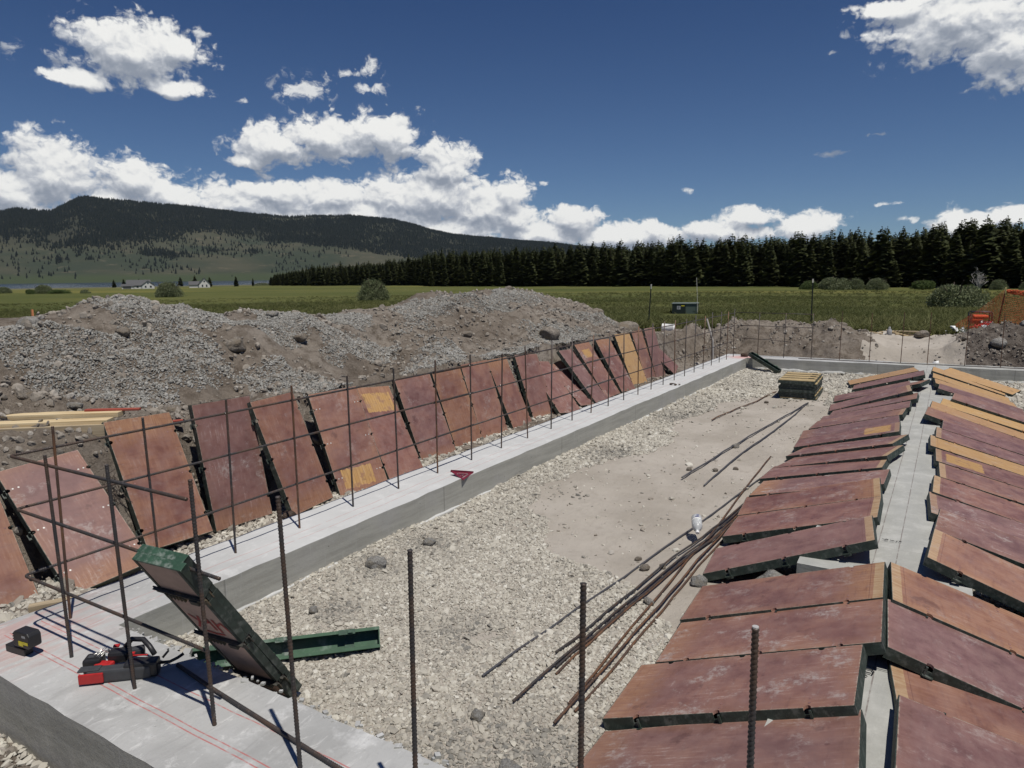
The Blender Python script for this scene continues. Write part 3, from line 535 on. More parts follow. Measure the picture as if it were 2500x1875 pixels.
def rock_mesh(name, seed, sub=1, amp=.3, smooth=False, squash=.7):
    bm = bmesh.new(); bmesh.ops.create_icosphere(bm, subdivisions=sub, radius=1); rr = random.Random(seed)
    o = Vector((rr.random() * 50, rr.random() * 50, 0)); pl = [(Vector((rr.gauss(0, 1), rr.gauss(0, 1), rr.gauss(0, 1))).normalized(), rr.uniform(.55, .9)) for _ in range(5)]
    for v in bm.verts:
        c = v.co.copy()
        if sub > 1:
            for n_, d_ in pl:
                e = c.dot(n_) - d_
                if e > 0: c -= n_ * e
        from mathutils import noise as mn
        if sub > 1: c *= 1 + amp * (mn.noise(c * 1.6 + o) + .5 * mn.noise(c * 4 + o))
        else: c += Vector((rr.uniform(-1, 1), rr.uniform(-1, 1), rr.uniform(-1, 1))) * amp
        c.z *= squash; v.co = c
    me = bpy.data.meshes.new(name); bm.to_mesh(me); bm.free()
    if smooth:
        for p in me.polygons: p.use_smooth = True
    return me
rs_ = np.random.RandomState(3)
def dirt_patch(x, y):
    """bare sand inside the footing; True where sand"""
    w_ = fbm(x, y, 1.1, 4, 121) * .55
    xl = np.interp(y, [3.6, 4.3, 4.6, 5.2, 5.9, 6.6, 7.4, 8.3, 9.5, 10.0, 11.0, 12.2, 13.7, 14.5], [-1.5, -2.0, -2.5, -3.1, -3.6, -3.7, -3.6, -3.4, -3.25, -3.15, -3.35, -3.3, -3.0, -2.7])
    xr = np.interp(y, [4, 12, 13, 15], [-.5, -.5, -1.75, -1.9])
    return (x > xl + w_) & (x < xr) & (y > 4.35 + w_ + .35 * np.sin(x * 2)) & (y < 14.6 + w_)
def gravel_points():
    P_ = []
    for (y0, y1, sp) in ((2.06, 4.6, .0155), (4.6, 7.5, .0185), (7.5, 11, .026), (11, 17.2, .034)):
        gx = np.arange(-4.06, -.57, sp); gy = np.arange(y0, y1, sp); a, b = np.meshgrid(gx, gy); a = a.ravel() + rs_.uniform(-.6, .6, a.size) * sp; b = b.ravel() + rs_.uniform(-.6, .6, b.size) * sp
        dp = dirt_patch(a, b); keep = ~dp | (rs_.rand(a.size) < .012 + .10 * sstep(.1, .6, fbm(a, b, 1.0, 4, 135)))
        vis = (fbm(a, b, 2.2, 3, 131) > -.55) ; keep &= vis | (rs_.rand(a.size) < .5)
        a, b = a[keep], b[keep]; P_.append(np.stack([a, b, np.full(a.size, sp)], 1))
    for (x0, x1, y0, y1, sp, dens) in ((-4.7, 1.0, .45, 1.5, .024, .55), (-5.75, -4.64, 1.4, 6.2, .026, .85), (-5.75, -4.64, 6.2, 12, .035, .6), (.03, 2.2, 7, 17.2, .04, 1.), (.03, 1.8, 2.1, 7, .03, 1.)):
        gx = np.arange(x0, x1, sp); gy = np.arange(y0, y1, sp); a, b = np.meshgrid(gx, gy); a = a.ravel() + rs_.uniform(-.6, .6, a.size) * sp; b = b.ravel() + rs_.uniform(-.6, .6, b.size) * sp
        k = (rs_.rand(a.size) < dens * sstep(-.5, .2, fbm(a, b, 1.5, 3, 141) + (dens - .5))); P_.append(np.stack([a[k], b[k], np.full(k.sum(), sp)], 1))
    return np.concatenate(P_)
gp = gravel_points(); n = len(gp); z = site_z(gp[:, 0], gp[:, 1])
sz = gp[:, 2] * np.clip(rs_.lognormal(-.38, .36, n), .3, 1.9)
spots = np.zeros(n)
for (sx, sy, sr) in ((-3.75, 4.0, .28), (-3.68, 4.57, .3), (-3.5, 3.3, .2), (-1.55, 2.6, .5), (-1.9, 2.45, .4), (-3.3, 6.4, .3), (-2.6, 3.5, .3), (-3.6, 8.2, .4), (-3.7, 2.6, .3), (-3.6, 11, .5)): spots = np.maximum(spots, np.exp(-((gp[:, 0] - sx) ** 2 + (gp[:, 1] - sy) ** 2) / sr ** 2 * 1.4))
tint = np.clip(rs_.normal(.60, .20, n) + fbm(gp[:, 0], gp[:, 1], .8, 4, 151) * .18 - spots * .38, 0, 1)
gr_protos = [proto('gravel_stone', rock_mesh('gravel_stone', 100 + i, 1, .34, squash=.8), MATS['gravel']) for i in range(8)]
scl = np.stack([sz * rs_.uniform(.75, 1.3, n), sz * rs_.uniform(.6, 1.1, n), sz * rs_.uniform(.5, .95, n)], 1)
scatter('crushed_gravel', np.stack([gp[:, 0], gp[:, 1], z + sz * .12], 1), rs_.uniform(-.6, .6, (n, 3)) + np.stack([np.zeros(n), np.zeros(n), rs_.uniform(0, 6.28, n)], 1), scl, rs_.randint(0, 8, n), tint, gr_protos)
N_GRAVEL = n
# grey gravel dumped over the heap
GE = [(-9.2, 5.2, .8, .9), (-11, 6.3, 1.2, 1.2), (-8.6, 3.6, .8, .7), (-8.3, 4.5, .6, .7), (-7.9, 4.8, .5, .9), (-7.5, 4.0, .5, .8), (-8.8, 5.8, .45, .9), (-7.2, 6.0, .75, .5), (-8.4, 6.9, .4, 1.1), (-8.7, 7.7, .4, .8), (-7.9, 8.5, .5, 1.1), (-8.6, 10.8, .8, 1.7), (-7.1, 9.2, .45, 1.2), (-6.9, 8.3, .35, .5), (-8.1, 12.4, .7, 1.4), (-6.8, 12.3, .55, 1.3), (-7.7, 13.6, .45, 1.1), (-6.4, 10.6, .3, .9), (-8.9, 9.2, .4, .9), (-8.8, 14.5, .4, 1.2), (-7.2, 15.2, .35, .8)]
def heap_mask(x, y):
    v = np.full(x.shape, 9.)
    for a, b, c_, d_ in GE: v = np.minimum(v, np.sqrt(((x - a) / c_) ** 2 + ((y - b) / d_) ** 2))
    return sstep(1.18, .82, -(-v) + fbm(x, y, 1.6, 4, 161) * .55) if False else 1 - sstep(.82, 1.12, v + fbm(x, y, 1.3, 5, 161) * 1.25 + .12)
def jit(x0, x1, y0, y1, sp):
    gx = np.arange(x0, x1, sp); gy = np.arange(y0, y1, sp); a, b = np.meshgrid(gx, gy)
    return a.ravel() + rs_.uniform(-.6, .6, a.size) * sp, b.ravel() + rs_.uniform(-.6, .6, b.size) * sp
a, b = jit(-10.2, -6.2, 2.6, 17.5, .0195); k = rs_.rand(a.size) < heap_mask(a, b); a, b = a[k], b[k]; n = len(a)
sz = .0165 * np.clip(rs_.lognormal(-.2, .32, n), .4, 1.9)
gg = [proto('grey_stone', rock_mesh('grey_stone', 200 + i, 1, .34, squash=.85), MATS['gravel_grey']) for i in range(6)]
scatter('grey_gravel', np.stack([a, b, site_z(a, b) + sz * .25], 1), rs_.uniform(0, 6.28, (n, 3)), np.stack([sz * rs_.uniform(.7, 1.2, n), sz * rs_.uniform(.6, 1.1, n), sz * rs_.uniform(.6, 1., n)], 1), rs_.randint(0, 6, n), np.clip(rs_.normal(.62, .2, n) + fbm(a, b, .9, 3, 171) * .2, 0, 1), gg)
# earth clods over bare soil
P1 = []
for (x0, x1, y0, y1, sp, dens) in ((-11, -5.7, 1.5, 20, .075, .75), (-6.8, 4.5, 18.0, 22.6, .075, .9), (-4.8, 1, .4, 1.45, .06, .3), (-5.8, -4.66, 2, 17, .07, .5), (-4, -.8, 4.3, 14.5, .11, .22)):
    a, b = jit(x0, x1, y0, y1, sp); k = rs_.rand(a.size) < dens * sstep(-.4, .25, fbm(a, b, 1.2, 3, 181)); a, b = a[k], b[k]
    inn = (a > -4.1) & (a < -.8) & (b > 2) & (b < 17); pth = (np.abs(a + .75 + .1 * (b - 20)) < .9) & (b > 17.7); keep = ~(pth & (rs_.rand(a.size) < .93)); a, b, inn = a[keep], b[keep], inn[keep]
    k2 = ~((a > -4.66) & (a < -4.04) & (b > 1.4)); a, b, inn = a[k2], b[k2], inn[k2]; P1.append(np.stack([a, b, np.where(inn, .5, 1.)], 1))
cp = np.concatenate(P1); n = len(cp); sz = .026 * np.clip(rs_.lognormal(-.15, .45, n), .3, 2.6) * cp[:, 2]
tn = np.clip(rs_.normal(.5, .22, n) + (cp[:, 2] < 1) * .25 - (cp[:, 0] > .4) * .2, 0, 1)
cl = [proto('earth_clod', rock_mesh('earth_clod', 300 + i, 2, .35, squash=.8), MATS['clods']) for i in range(6)]
scatter('soil_clods', np.stack([cp[:, 0], cp[:, 1], site_z(cp[:, 0], cp[:, 1]) + sz * .2], 1), rs_.uniform(0, 6.28, (n, 3)), np.stack([sz * rs_.uniform(.7, 1.3, n), sz * rs_.uniform(.7, 1.2, n), sz * rs_.uniform(.5, .9, n)], 1), rs_.randint(0, 6, n), tn, cl)
# ---------------------------------------------------------------- grass
def tuft(seed, n=13, spread=.22, h=1.):
    rr = random.Random(seed); V = []; F = []
    for i in range(n):
        a = rr.uniform(0, 6.28); d = rr.uniform(0, spread); x, y = d * math.cos(a), d * math.sin(a); hh = h * rr.uniform(.55, 1.05); la = rr.uniform(0, 6.28); ln = rr.uniform(.1, .45) * hh; wd = rr.uniform(.012, .022); fa = rr.uniform(0, 6.28); wx, wy = wd * math.cos(fa), wd * math.sin(fa); b0 = len(V)
        for s_, wf in ((0, 1), (.5, .8), (1, .12)):
            ox, oy = ln * s_ * s_ * math.cos(la), ln * s_ * s_ * math.sin(la); V += [(x + ox - wx * wf, y + oy - wy * wf, hh * s_), (x + ox + wx * wf, y + oy + wy * wf, hh * s_)]
        F += [(b0, b0 + 1, b0 + 3, b0 + 2), (b0 + 2, b0 + 3, b0 + 5, b0 + 4)]
    return mesh_np('grass_tuft', V, F)
tp_ = [proto('grass_tuft', tuft(i), MATS['grassblade']) for i in range(5)]
def wedge(n, y0, y1, a0=-74, a1=11):
    r = np.sqrt(rs_.uniform(y0 ** 2, y1 ** 2, n)); a = np.radians(rs_.uniform(a0, a1, n)); return r * np.sin(a), r * np.cos(a)
GR = []
for (n_, r0, r1, h0) in ((20000, 21, 30, .27), (30000, 30, 48, .28), (14000, 48, 85, .26), (4000, 85, 150, .3)):
    x, y = wedge(n_, r0, r1); zz = np.where((x < 6.6) & (x > -13.6) & (y < 25.2), site_z(x, y), meadow_z(np.hypot(x, y)))
    k = ~((x < 6.8) & (x > -13.2) & (y < 22.2 + .5 * fbm(x, y, .7, 3, 81))); k &= ~((np.abs(np.degrees(np.arctan2(x, y)) + 18.1) < 1.9) & (y < 38.1) & (y > 29)); k &= fbm(x, y, .12, 4, 191) * .6 + rs_.rand(len(x)) > .28
    GR.append(np.stack([x, y, zz, np.full(len(x), h0)], 1)[k])
g_ = np.concatenate(GR); n = len(g_); hh = g_[:, 3] * rs_.uniform(.6, 1.15, n) * (1 + .35 * fbm(g_[:, 0], g_[:, 1], .2, 3, 201)); wsc = np.where(g_[:, 3] > .45, 2.6, np.where(g_[:, 3] > .32, 1.4, 1.)) * rs_.uniform(.8, 1.3, n)
scatter('tall_grass', g_[:, :3], np.stack([rs_.uniform(-.15, .15, n), rs_.uniform(-.15, .15, n), rs_.uniform(0, 6.28, n)], 1), np.stack([wsc, wsc, hh], 1), rs_.randint(0, 5, n), np.clip(rs_.normal(.45, .22, n) + fbm(g_[:, 0], g_[:, 1], .08, 3, 211) * .35, 0, 1), tp_)
# ---------------------------------------------------------------- conifers
def conifer(seed, w=.20, lv=26, dense=1.25, bare=.06):
    rr = random.Random(seed); V = []; F = []
    for L in range(lv):
        f = bare + (1 - bare) * (L / (lv - 1)) ** 1.0; z0 = f * .985
        prof = (1 - f) ** .72 * (.55 + .45 * min(1, (f - bare) * 5 + .25)); nb_ = max(4, int((12 if f < .85 else 7) * dense))
        for b in range(nb_):
            a = rr.uniform(0, 6.283); ln = w * prof * rr.uniform(.75, 1.15) + .016; z = z0 + rr.uniform(-.018, .018); up_ = rr.uniform(-.35, .25) * (1 if f < .8 else -1.2); ca, sa = math.cos(a), math.sin(a)
            for s_ in range(2):
                t0 = rr.uniform(.1, .5); t1 = 1.0 if s_ else rr.uniform(.6, .9); wd = ln * rr.uniform(.2, .40); tw = rr.uniform(-.5, .5); b0 = len(V)
                def pt(tt_, off, dz=0): return ((ln * tt_) * ca - off * sa, (ln * tt_) * sa + off * ca, z + up_ * ln * tt_ + dz)
                V += [pt(t0, -wd * .5, -wd * tw), pt(t0, wd * .5, wd * tw), pt((t0 + t1) / 2, wd, wd * tw + .006), pt(t1, 0, -.004), pt((t0 + t1) / 2, -wd, -wd * tw - .01)]
                F.append((b0, b0 + 1, b0 + 2, b0 + 4)); F.append((b0 + 4, b0 + 2, b0 + 3, b0 + 3))
    F = [f if f[2] != f[3] else (f[0], f[1], f[2]) for f in F]
    k = len(V); n_ = 6
    for z_, r_ in ((-.01, .012), (.6, .008), (.97, .002)): V += [(r_ * math.cos(i * 6.283 / n_), r_ * math.sin(i * 6.283 / n_), z_) for i in range(n_)]
    F2 = [(k + s_ * n_ + i, k + s_ * n_ + (i + 1) % n_, k + (s_ + 1) * n_ + (i + 1) % n_, k + (s_ + 1) * n_ + i) for s_ in range(2) for i in range(n_)]
    me = bpy.data.meshes.new('conifer'); me.from_pydata(V, [], F + F2); me.materials.append(MATS['conifer']); me.materials.append(MATS['trunk'])
    for p in me.polygons[len(F):]: p.material_index = 1
    return me
CON = [conifer(400 + i, w=[.17, .21, .24, .19, .27, .22][i], lv=[26, 24, 26, 28, 22, 25][i], bare=[.05, .08, .04, .12, .03, .16][i]) for i in range(6)]
# forest edge measured as azimuth -> distance and tree height
FA = [-49.9, -48.5, -47.22, -43.36, -40.12, -37.93, -34.65, -30.76, -26.87, -17.21, -5.72, 1.69, 5, 14]
FD = [640, 600, 575, 520, 480, 405, 372, 338, 310, 262, 222, 196, 190, 175]
FH = [10, 12, 15.5, 15.8, 17.5, 18.3, 18.6, 18.3, 17.5, 16.8, 15.6, 15.8, 16, 16]
rnd = random.Random(5)
def zat(d): return float(meadow_z(d))
TREES = []
az_ = -49.7
while az_ < 7:
    d = float(np.interp(az_, FA, FD)); TREES.append((az_, d * rnd.uniform(.99, 1.04), float(np.interp(az_, FA, FH)) * (rnd.uniform(.45, .8) if rnd.random() < .22 else rnd.uniform(.82, 1.1))))
    az_ += rnd.choice((.3, .5, .8, 1., 1.3, 1.7)) * rnd.uniform(.8, 1.2) * 2.6 / d * 57.3 * (1 if az_ > -48 else 1)
step = max(1, len(TREES) / 280.); front = [TREES[int(i * step)] for i in range(int(len(TREES) / step))]
rest = [q for q in TREES if q not in front]
for i, (a, d, h) in enumerate(front):
    x, y = d * math.sin(R_(a)), d * math.cos(R_(a)); o = link('pine_tree', CON[rnd.randrange(6)], loc=(x, y, zat(d) - .2)); s = h * rnd.uniform(.85, 1.45)
    o.scale = (s, s, h); o.rotation_euler = (rnd.uniform(-.02, .02), rnd.uniform(-.02, .02), rnd.uniform(0, 6.28))
    tag(o, 'dark green pine in the front row of the dense wood beyond the meadow', 'pine tree', 'pines along the front edge of the wood')
n = 4200; a = rs_.uniform(-50.2, 11, n); a[:1100] = rs_.uniform(-50, -33, 1100); dep = rs_.rand(n) ** 1.3; d0 = np.interp(a, FA, FD); d = d0 * (1.03 + dep * .75) ; hgt = np.interp(a, FA, FH) * rs_.uniform(.75, 1.08, n) * (1 + .10 * dep * (a > -30)) * (1 + .12 * fbm(a, d, .35, 3, 221))
tall = rs_.rand(n) < .04; hgt = np.where(tall, hgt * 1.13, hgt)
hgt = np.where(a > 1, hgt * .95, hgt)
ex = np.array([(q[0], q[1], q[2]) for q in rest]) if rest else np.zeros((0, 3))
if len(ex): a = np.concatenate([a, ex[:, 0]]); d = np.concatenate([d, ex[:, 1]]); hgt = np.concatenate([hgt, ex[:, 2]])
n = len(a); x = d * np.sin(np.radians(a)); y = d * np.cos(np.radians(a)); ws = hgt * rs_.uniform(.9, 1.4, n)
CP = [proto('wood_conifer', c_.copy(), MATS['conifer_inst']) for c_ in CON]
for p_ in CP:
    p_.data.materials.append(MATS['trunk'])
scatter('pine_forest', np.stack([x, y, meadow_z(d) - .2], 1), np.stack([np.zeros(n), np.zeros(n), rs_.uniform(0, 6.28, n)], 1), np.stack([ws, ws, hgt], 1), rs_.randint(0, 6, n), rs_.rand(n), CP)
# hillside trees: plain tapering conifers, a pixel or two each
def hilltree(seed):
    rr = random.Random(seed); m_ = MB()
    for z0, z1, r_ in ((.08, .55, .20), (.3, .8, .15), (.58, 1.0, .09)):
        k = 5; b0 = [(r_ * rr.uniform(.8, 1.2) * math.cos(i * 6.283 / k), r_ * rr.uniform(.8, 1.2) * math.sin(i * 6.283 / k), z0) for i in range(k)]; m_.add(b0 + [(0, 0, z1)], [(i, (i + 1) % k, k) for i in range(k)])
    return m_.mesh('hill_conifer')
HT = [proto('hill_conifer', hilltree(i), MATS['hilltree']) for i in range(3)]
n = 190000; a = rs_.uniform(-70, -22, n); r = np.sqrt(rs_.uniform(3300 ** 2, 5750 ** 2, n)); fm, s_ = forest_mask(a, r)
sparse = .035 * sstep(.06, .2, s_) * (fbm(r * np.sin(np.radians(a)), r * np.cos(np.radians(a)), .004, 3, 231) > -.1)
hx_, hy_ = r * np.sin(np.radians(a)), r * np.cos(np.radians(a)); gapn = fbm(hx_, hy_, .008, 4, 241); gp2 = fbm(hx_, hy_, .0028, 3, 251); k = rs_.rand(n) < np.maximum(fm * np.clip(.50 + gapn * .55 + gp2 * .35, .04, .8), sparse); a, r = a[k], r[k]; n = len(a); hh = rs_.uniform(9, 24, n)
scatter('hill_forest', np.stack([r * np.sin(np.radians(a)), r * np.cos(np.radians(a)), hill_z(a, r) - 1], 1), np.stack([np.zeros(n), np.zeros(n), rs_.uniform(0, 6.28, n)], 1), np.stack([hh * 1.25, hh * 1.25, hh], 1), rs_.randint(0, 3, n), rs_.rand(n), HT)
# ---------------------------------------------------------------- bushes
def bush_mesh(seed, n=2600, leaf=.05, flat=.9, ragged=.25, ball=False):
    rr = np.random.RandomState(seed); V = []; 
    nb_ = 60 if ball else 26; bc = rr.normal(0, 1, (nb_, 3)); bc /= np.linalg.norm(bc, axis=1)[:, None]; bc[:, 2] = np.abs(bc[:, 2]) * .9; bc *= rr.uniform(.52, .62, (nb_, 1)) if ball else rr.uniform(.35, .72, (nb_, 1)); br = rr.uniform(.22, .30, nb_) if ball else rr.uniform(.22, .42, nb_)
    k = rr.randint(0, nb_, n); dirs = rr.normal(0, 1, (n, 3)); dirs /= np.linalg.norm(dirs, axis=1)[:, None]
    p = bc[k] + dirs * (br[k] * rr.uniform(.55, 1 + ragged, n) ** .6)[:, None]; p[:, 2] *= flat; p = p[p[:, 2] > .02]; n = len(p)
    u = rr.normal(0, 1, (n, 3)) + p * .8; u /= np.linalg.norm(u, axis=1)[:, None]; w_ = rr.normal(0, 1, (n, 3)); v = np.cross(u, w_); v /= np.linalg.norm(v, axis=1)[:, None]
    L = leaf * rr.uniform(.6, 1.5, (n, 1)); W = L * .38; V = np.stack([p - u * L, p + v * W, p + u * L, p - v * W], 1).reshape(-1, 3); F = np.arange(4 * n).reshape(n, 4)
    return mesh_np('bush_foliage', V, F)
def stems(seed, n=12):
    rr = random.Random(seed); m_ = MB()
    for i in range(n):
        a = rr.uniform(0, 6.28); r_ = rr.uniform(.2, .7); h = rr.uniform(.5, .85); m_.tube([(.05 * math.cos(a), .05 * math.sin(a), -.03), (r_ * .5 * math.cos(a), r_ * .5 * math.sin(a), h * .6), (r_ * math.cos(a), r_ * math.sin(a), h)], .014, 5)
    return m_.mesh('bush_stems')
BM = [bush_mesh(1, 18000, .034, 1.05, .32, True), bush_mesh(2, 14000, .038, .85, .35), bush_mesh(3, 6000, .05, .8, .3)]; SM = [stems(i) for i in range(2)]
def bush(az_, slope, wpx, hpx, label, kind=0, m_='willow', name='willow_bush', cat='bush', group=None, d=None):
    if d is None:
        ds = np.arange(20, 900, .5); d = float(ds[np.argmin(np.abs(meadow_z(ds) / ds - slope))])
    x, y = d * math.sin(R_(az_)), d * math.cos(R_(az_)); f = d * math.cos(R_(az_ + 31.7)); wx = wpx * f / 1733; hz = hpx * f / 1733
    o = empty(name, (x, y, float(meadow_z(d)) - .05), rnd.uniform(0, 6.28)); tag(o, label, cat, group)
    me = BM[kind].copy(); me.materials.append(MATS[m_]); c_ = link('foliage', me, parent=o); c_.scale = (wx / 1.75, wx / 1.75, hz / (1.05 if kind == 0 else .9))
    st = link('stem', SM[kind % 2], MATS['trunk'], parent=o); st.scale = c_.scale; return o
bush(-57.24, -.0217, 68, 49, 'round dark willow bush standing alone in the meadow before the two houses', 0)
bush(-42.62, -.0318, 80, 67, 'large ball-shaped grey-green willow alone in the meadow before the wood', 0)
bush(.16, -.0458, 132, 76, 'wide pale willow bush nearest the site, left of the orange netting', 1)
bush(-9.03, -.0226, 50, 27, 'low yellow-green bush, leftmost at the foot of the right-hand wood', 1, 'shrubgreen')
bush(-7.45, -.0233, 78, 38, 'broad silver-green willow in the row under the wood, larger half of a joined pair', 1)
bush(-6.0, -.0233, 42, 36, 'small silver-green willow pressed against the right side of the broad one', 0)
bush(-4.63, -.0234, 56, 36, 'rounded silver-green willow standing alone between the joined pair and the flat bush', 0)
bush(-1.8, -.023, 60, 28, 'flat green bush behind and left of the wide near willow', 1, 'shrubgreen')
bush(2.56, -.0236, 42, 32, 'rounded pale bush at the right, behind the post with the orange netting', 0)
bush(.95, -.0240, 34, 18, 'low dark green bush beside the bleached dead bush', 1, 'shrubgreen')
bush(4.0, -.0236, 30, 26, 'pale bush cut by the right edge of the view', 0)
bush(-67.0, -.0125, 34, 20, 'low round bush at the far left near the lake shore', 0)
bush(-64.85, -.0139, 44, 28, 'grey-green willow by the lake, tallest of the cluster at far left', 0)
bush(-65.6, -.0141, 22, 15, 'small dark bush on the left flank of the lakeside willow', 1, 'shrubgreen')
bush(-64.0, -.0142, 50, 13, 'low spreading dark shrub right of the lakeside willow', 1, 'shrubgreen')
bush(-62.44, -.0145, 26, 13, 'thin airy shrub between the lakeside cluster and the first house', 2)
bush(-67.35, -.05, 22, 36, 'rusty-leaved shrub behind the heap at the left edge', 2, 'reddish', d=14.5)
bush(-63.9, -.05, 12, 40, 'spindly upright weed behind the gravel heap, right of the orange stake', 2, 'shrubgreen', 'tall_weed', 'weed', d=16)
bush(-57.6, -.0120, 20, 6, 'tiny flat shrub in the open meadow right of the dark willow', 2, 'shrubgreen')
for q, (a, s_) in enumerate(((-50.6, -.0088), (-50.2, -.0089), (-51.1, -.0088), (-49.3 - 1.5, -.0086))):
    bush(a, s_, 22, 8, ('low grey shrub on the lake shore, second from the wood', 'low grey shrub on the lake shore touching the end of the wood', 'low grey shrub on the lake shore beside the slender lone pine', 'low grey shrub on the lake shore, third from the wood')[q], 2, 'willow', 'shore_shrub', 'shrub', 'shore shrubs left of the wood')
def lone_tree(a, slope, hpx, label, k=0):
    ds = np.arange(300, 900, 1.); d = float(ds[np.argmin(np.abs(meadow_z(ds) / ds - slope))]); f = d * math.cos(R_(a + 31.7)); h = hpx * f / 1733
    o = link('pine_tree', CON[k], loc=(d * math.sin(R_(a)), d * math.cos(R_(a)), zat(d) - .1)); o.scale = (h * 1.25, h * 1.25, h); o.rotation_euler.z = rnd.uniform(0, 6); tag(o, label, 'pine tree')
lone_tree(-60.68, -.0083, 20, 'small pine at the left end of the grey-roofed house', 4)
lone_tree(-60.07, -.0085, 22, 'pine before the low left wing of the grey-roofed house', 2)
lone_tree(-59.1, -.0088, 22, 'pine standing before the middle of the grey-roofed house', 4)
lone_tree(-56.45, -.0081, 24, 'pine between the round dark willow and the white house', 4)
lone_tree(-55.48, -.009, 28, 'broad pine against the left wall of the small white house', 4)
lone_tree(-54.49, -.0093, 24, 'pine standing right of the small white house', 2)
lone_tree(-52.68, -.0093, 25, 'lone pine on the lake shore between the white house and the wood', 2)
lone_tree(-51.5, -.0092, 20, 'slender lone pine nearest the left end of the wood', 0)
# bleached dead bush
m_ = MB(); rr = random.Random(8)
for i in range(26):
    a = rr.uniform(0, 6.28); r_ = rr.uniform(.3, 1.8); h = rr.uniform(1.6, 4.2); p0 = Vector((0, 0, 0)); p1 = Vector((r_ * .4 * math.cos(a), r_ * .4 * math.sin(a), h * .5)); p2 = Vector((r_ * math.cos(a), r_ * math.sin(a), h)); m_.tube([p0, p1, p2], .05, 4, rf=lambda i: 1 - .4 * i)
    for j in range(4):
        q = p1.lerp(p2, rr.random()); m_.tube([q, q + Vector((rr.uniform(-.7, .7), rr.uniform(-.7, .7), rr.uniform(.1, .7)))], .022, 3)
d = 172.; tag(link('dead_bush', m_.mesh('dead_bush'), MATS['deadwood'], loc=(d * math.sin(R_(1.45)), d * math.cos(R_(1.45)), zat(d))), 'bleached bare dead bush at the foot of the wood, behind the wide willow', 'dead bush')
# ---------------------------------------------------------------- houses
def gable(m_, x0, x1, y0, y1, z0, eave, ridge, axis='x'):
    if axis == 'x':
        ym = (y0 + y1) / 2; m_.add([(x0, y0, z0), (x1, y0, z0), (x1, y1, z0), (x0, y1, z0), (x0, y0, eave), (x1, y0, eave), (x1, y1, eave), (x0, y1, eave), (x0, ym, ridge), (x1, ym, ridge)], [(0, 1, 5, 4), (2, 3, 7, 6), (1, 2, 6, 9, 5), (3, 0, 4, 8, 7), (4, 5, 9, 8), (6, 7, 8, 9)])
    else:
        xm = (x0 + x1) / 2; m_.add([(x0, y0, z0), (x1, y0, z0), (x1, y1, z0), (x0, y1, z0), (x0, y0, eave), (x1, y0, eave), (x1, y1, eave), (x0, y1, eave), (xm, y0, ridge), (xm, y1, ridge)], [(0, 1, 5, 8, 4), (2, 3, 7, 9, 6), (1, 2, 6, 5), (3, 0, 4, 7), (4, 8, 9, 7), (5, 6, 9, 8)])
def roofslab(x0, x1, y0, y1, eave, ridge, axis, over=.5, th=.22):
    m_ = MB()
    if axis == 'x':
        ym = (y0 + y1) / 2; e = eave - over * (ridge - eave) / (ym - y0)
        for s_ in (0, 1):
            ya = y0 - over if s_ == 0 else y1 + over; m_.add([(x0 - over, ya, e), (x1 + over, ya, e), (x1 + over, ym, ridge), (x0 - over, ym, ridge), (x0 - over, ya, e + th), (x1 + over, ya, e + th), (x1 + over, ym, ridge + th), (x0 - over, ym, ridge + th)], [(0, 3, 2, 1), (4, 5, 6, 7), (0, 1, 5, 4), (0, 4, 7, 3), (1, 2, 6, 5), (2, 3, 7, 6)])
    else:
        xm = (x0 + x1) / 2; e = eave - over * (ridge - eave) / (xm - x0)
        for s_ in (0, 1):
            xa = x0 - over if s_ == 0 else x1 + over; m_.add([(xa, y0 - over, e), (xm, y0 - over, ridge), (xm, y1 + over, ridge), (xa, y1 + over, e), (xa, y0 - over, e + th), (xm, y0 - over, ridge + th), (xm, y1 + over, ridge + th), (xa, y1 + over, e + th)], [(0, 3, 2, 1), (4, 5, 6, 7), (0, 1, 5, 4), (0, 4, 7, 3), (1, 2, 6, 5), (2, 3, 7, 6)])
    return m_
def house_at(a, d, label, name='house'):
    o = empty(name, (d * math.sin(R_(a)), d * math.cos(R_(a)), zat(d)), R_(-a)); return tag(o, label, 'house')
h1 = house_at(-59.15, 560, 'white house with a long grey roof, left of the pair by the lake')
m_ = MB(); gable(m_, -9, 9, 0, 12, 0, 3.2, 7.6, 'x'); link('wall', m_.mesh('wall'), MATS['housewall'], parent=h1)
link('roof', roofslab(-9, 9, 0, 12, 3.2, 7.6, 'x').mesh('roof'), MATS['roof'], parent=h1)
m_ = MB(); gable(m_, 2.5, 12, -5, 0, 0, 3.4, 7.0, 'y'); link('front_gable_wall', m_.mesh('w'), MATS['housewall'], parent=h1); link('roof', roofslab(2.5, 12, -5, 0, 3.4, 7.0, 'y').mesh('roof'), MATS['roof'], parent=h1)
m_ = MB(); gable(m_, -13, -4, -3.5, 2.5, 0, 2.6, 4.2, 'x'); link('wing_wall', m_.mesh('w'), MATS['housewall'], parent=h1); link('roof', roofslab(-13, -4, -3.5, 2.5, 2.6, 4.2, 'x').mesh('roof'), MATS['roof'], parent=h1)
for (wx, wz, ww, wh, yy) in ((5.2, 1.9, 1.3, 1.6, -5.06), (9.2, 1.9, 1.5, 1.6, -5.06), (7.2, 4.9, 1.2, 1.4, -5.06), (-1, 1.8, 1.6, 1.4, -.06)): link('window', MB().box((wx, yy, wz), (ww, .1, wh)).mesh('window'), MATS['win'], parent=h1)
link('garage_door', MB().box((-9, -3.56, 1.25), (6, .1, 2.4)).mesh('garage_door'), MATS['housedark'], parent=h1)
h2 = house_at(-55.1, 575, 'small white house with a steep dark gable, right of the pair by the lake')
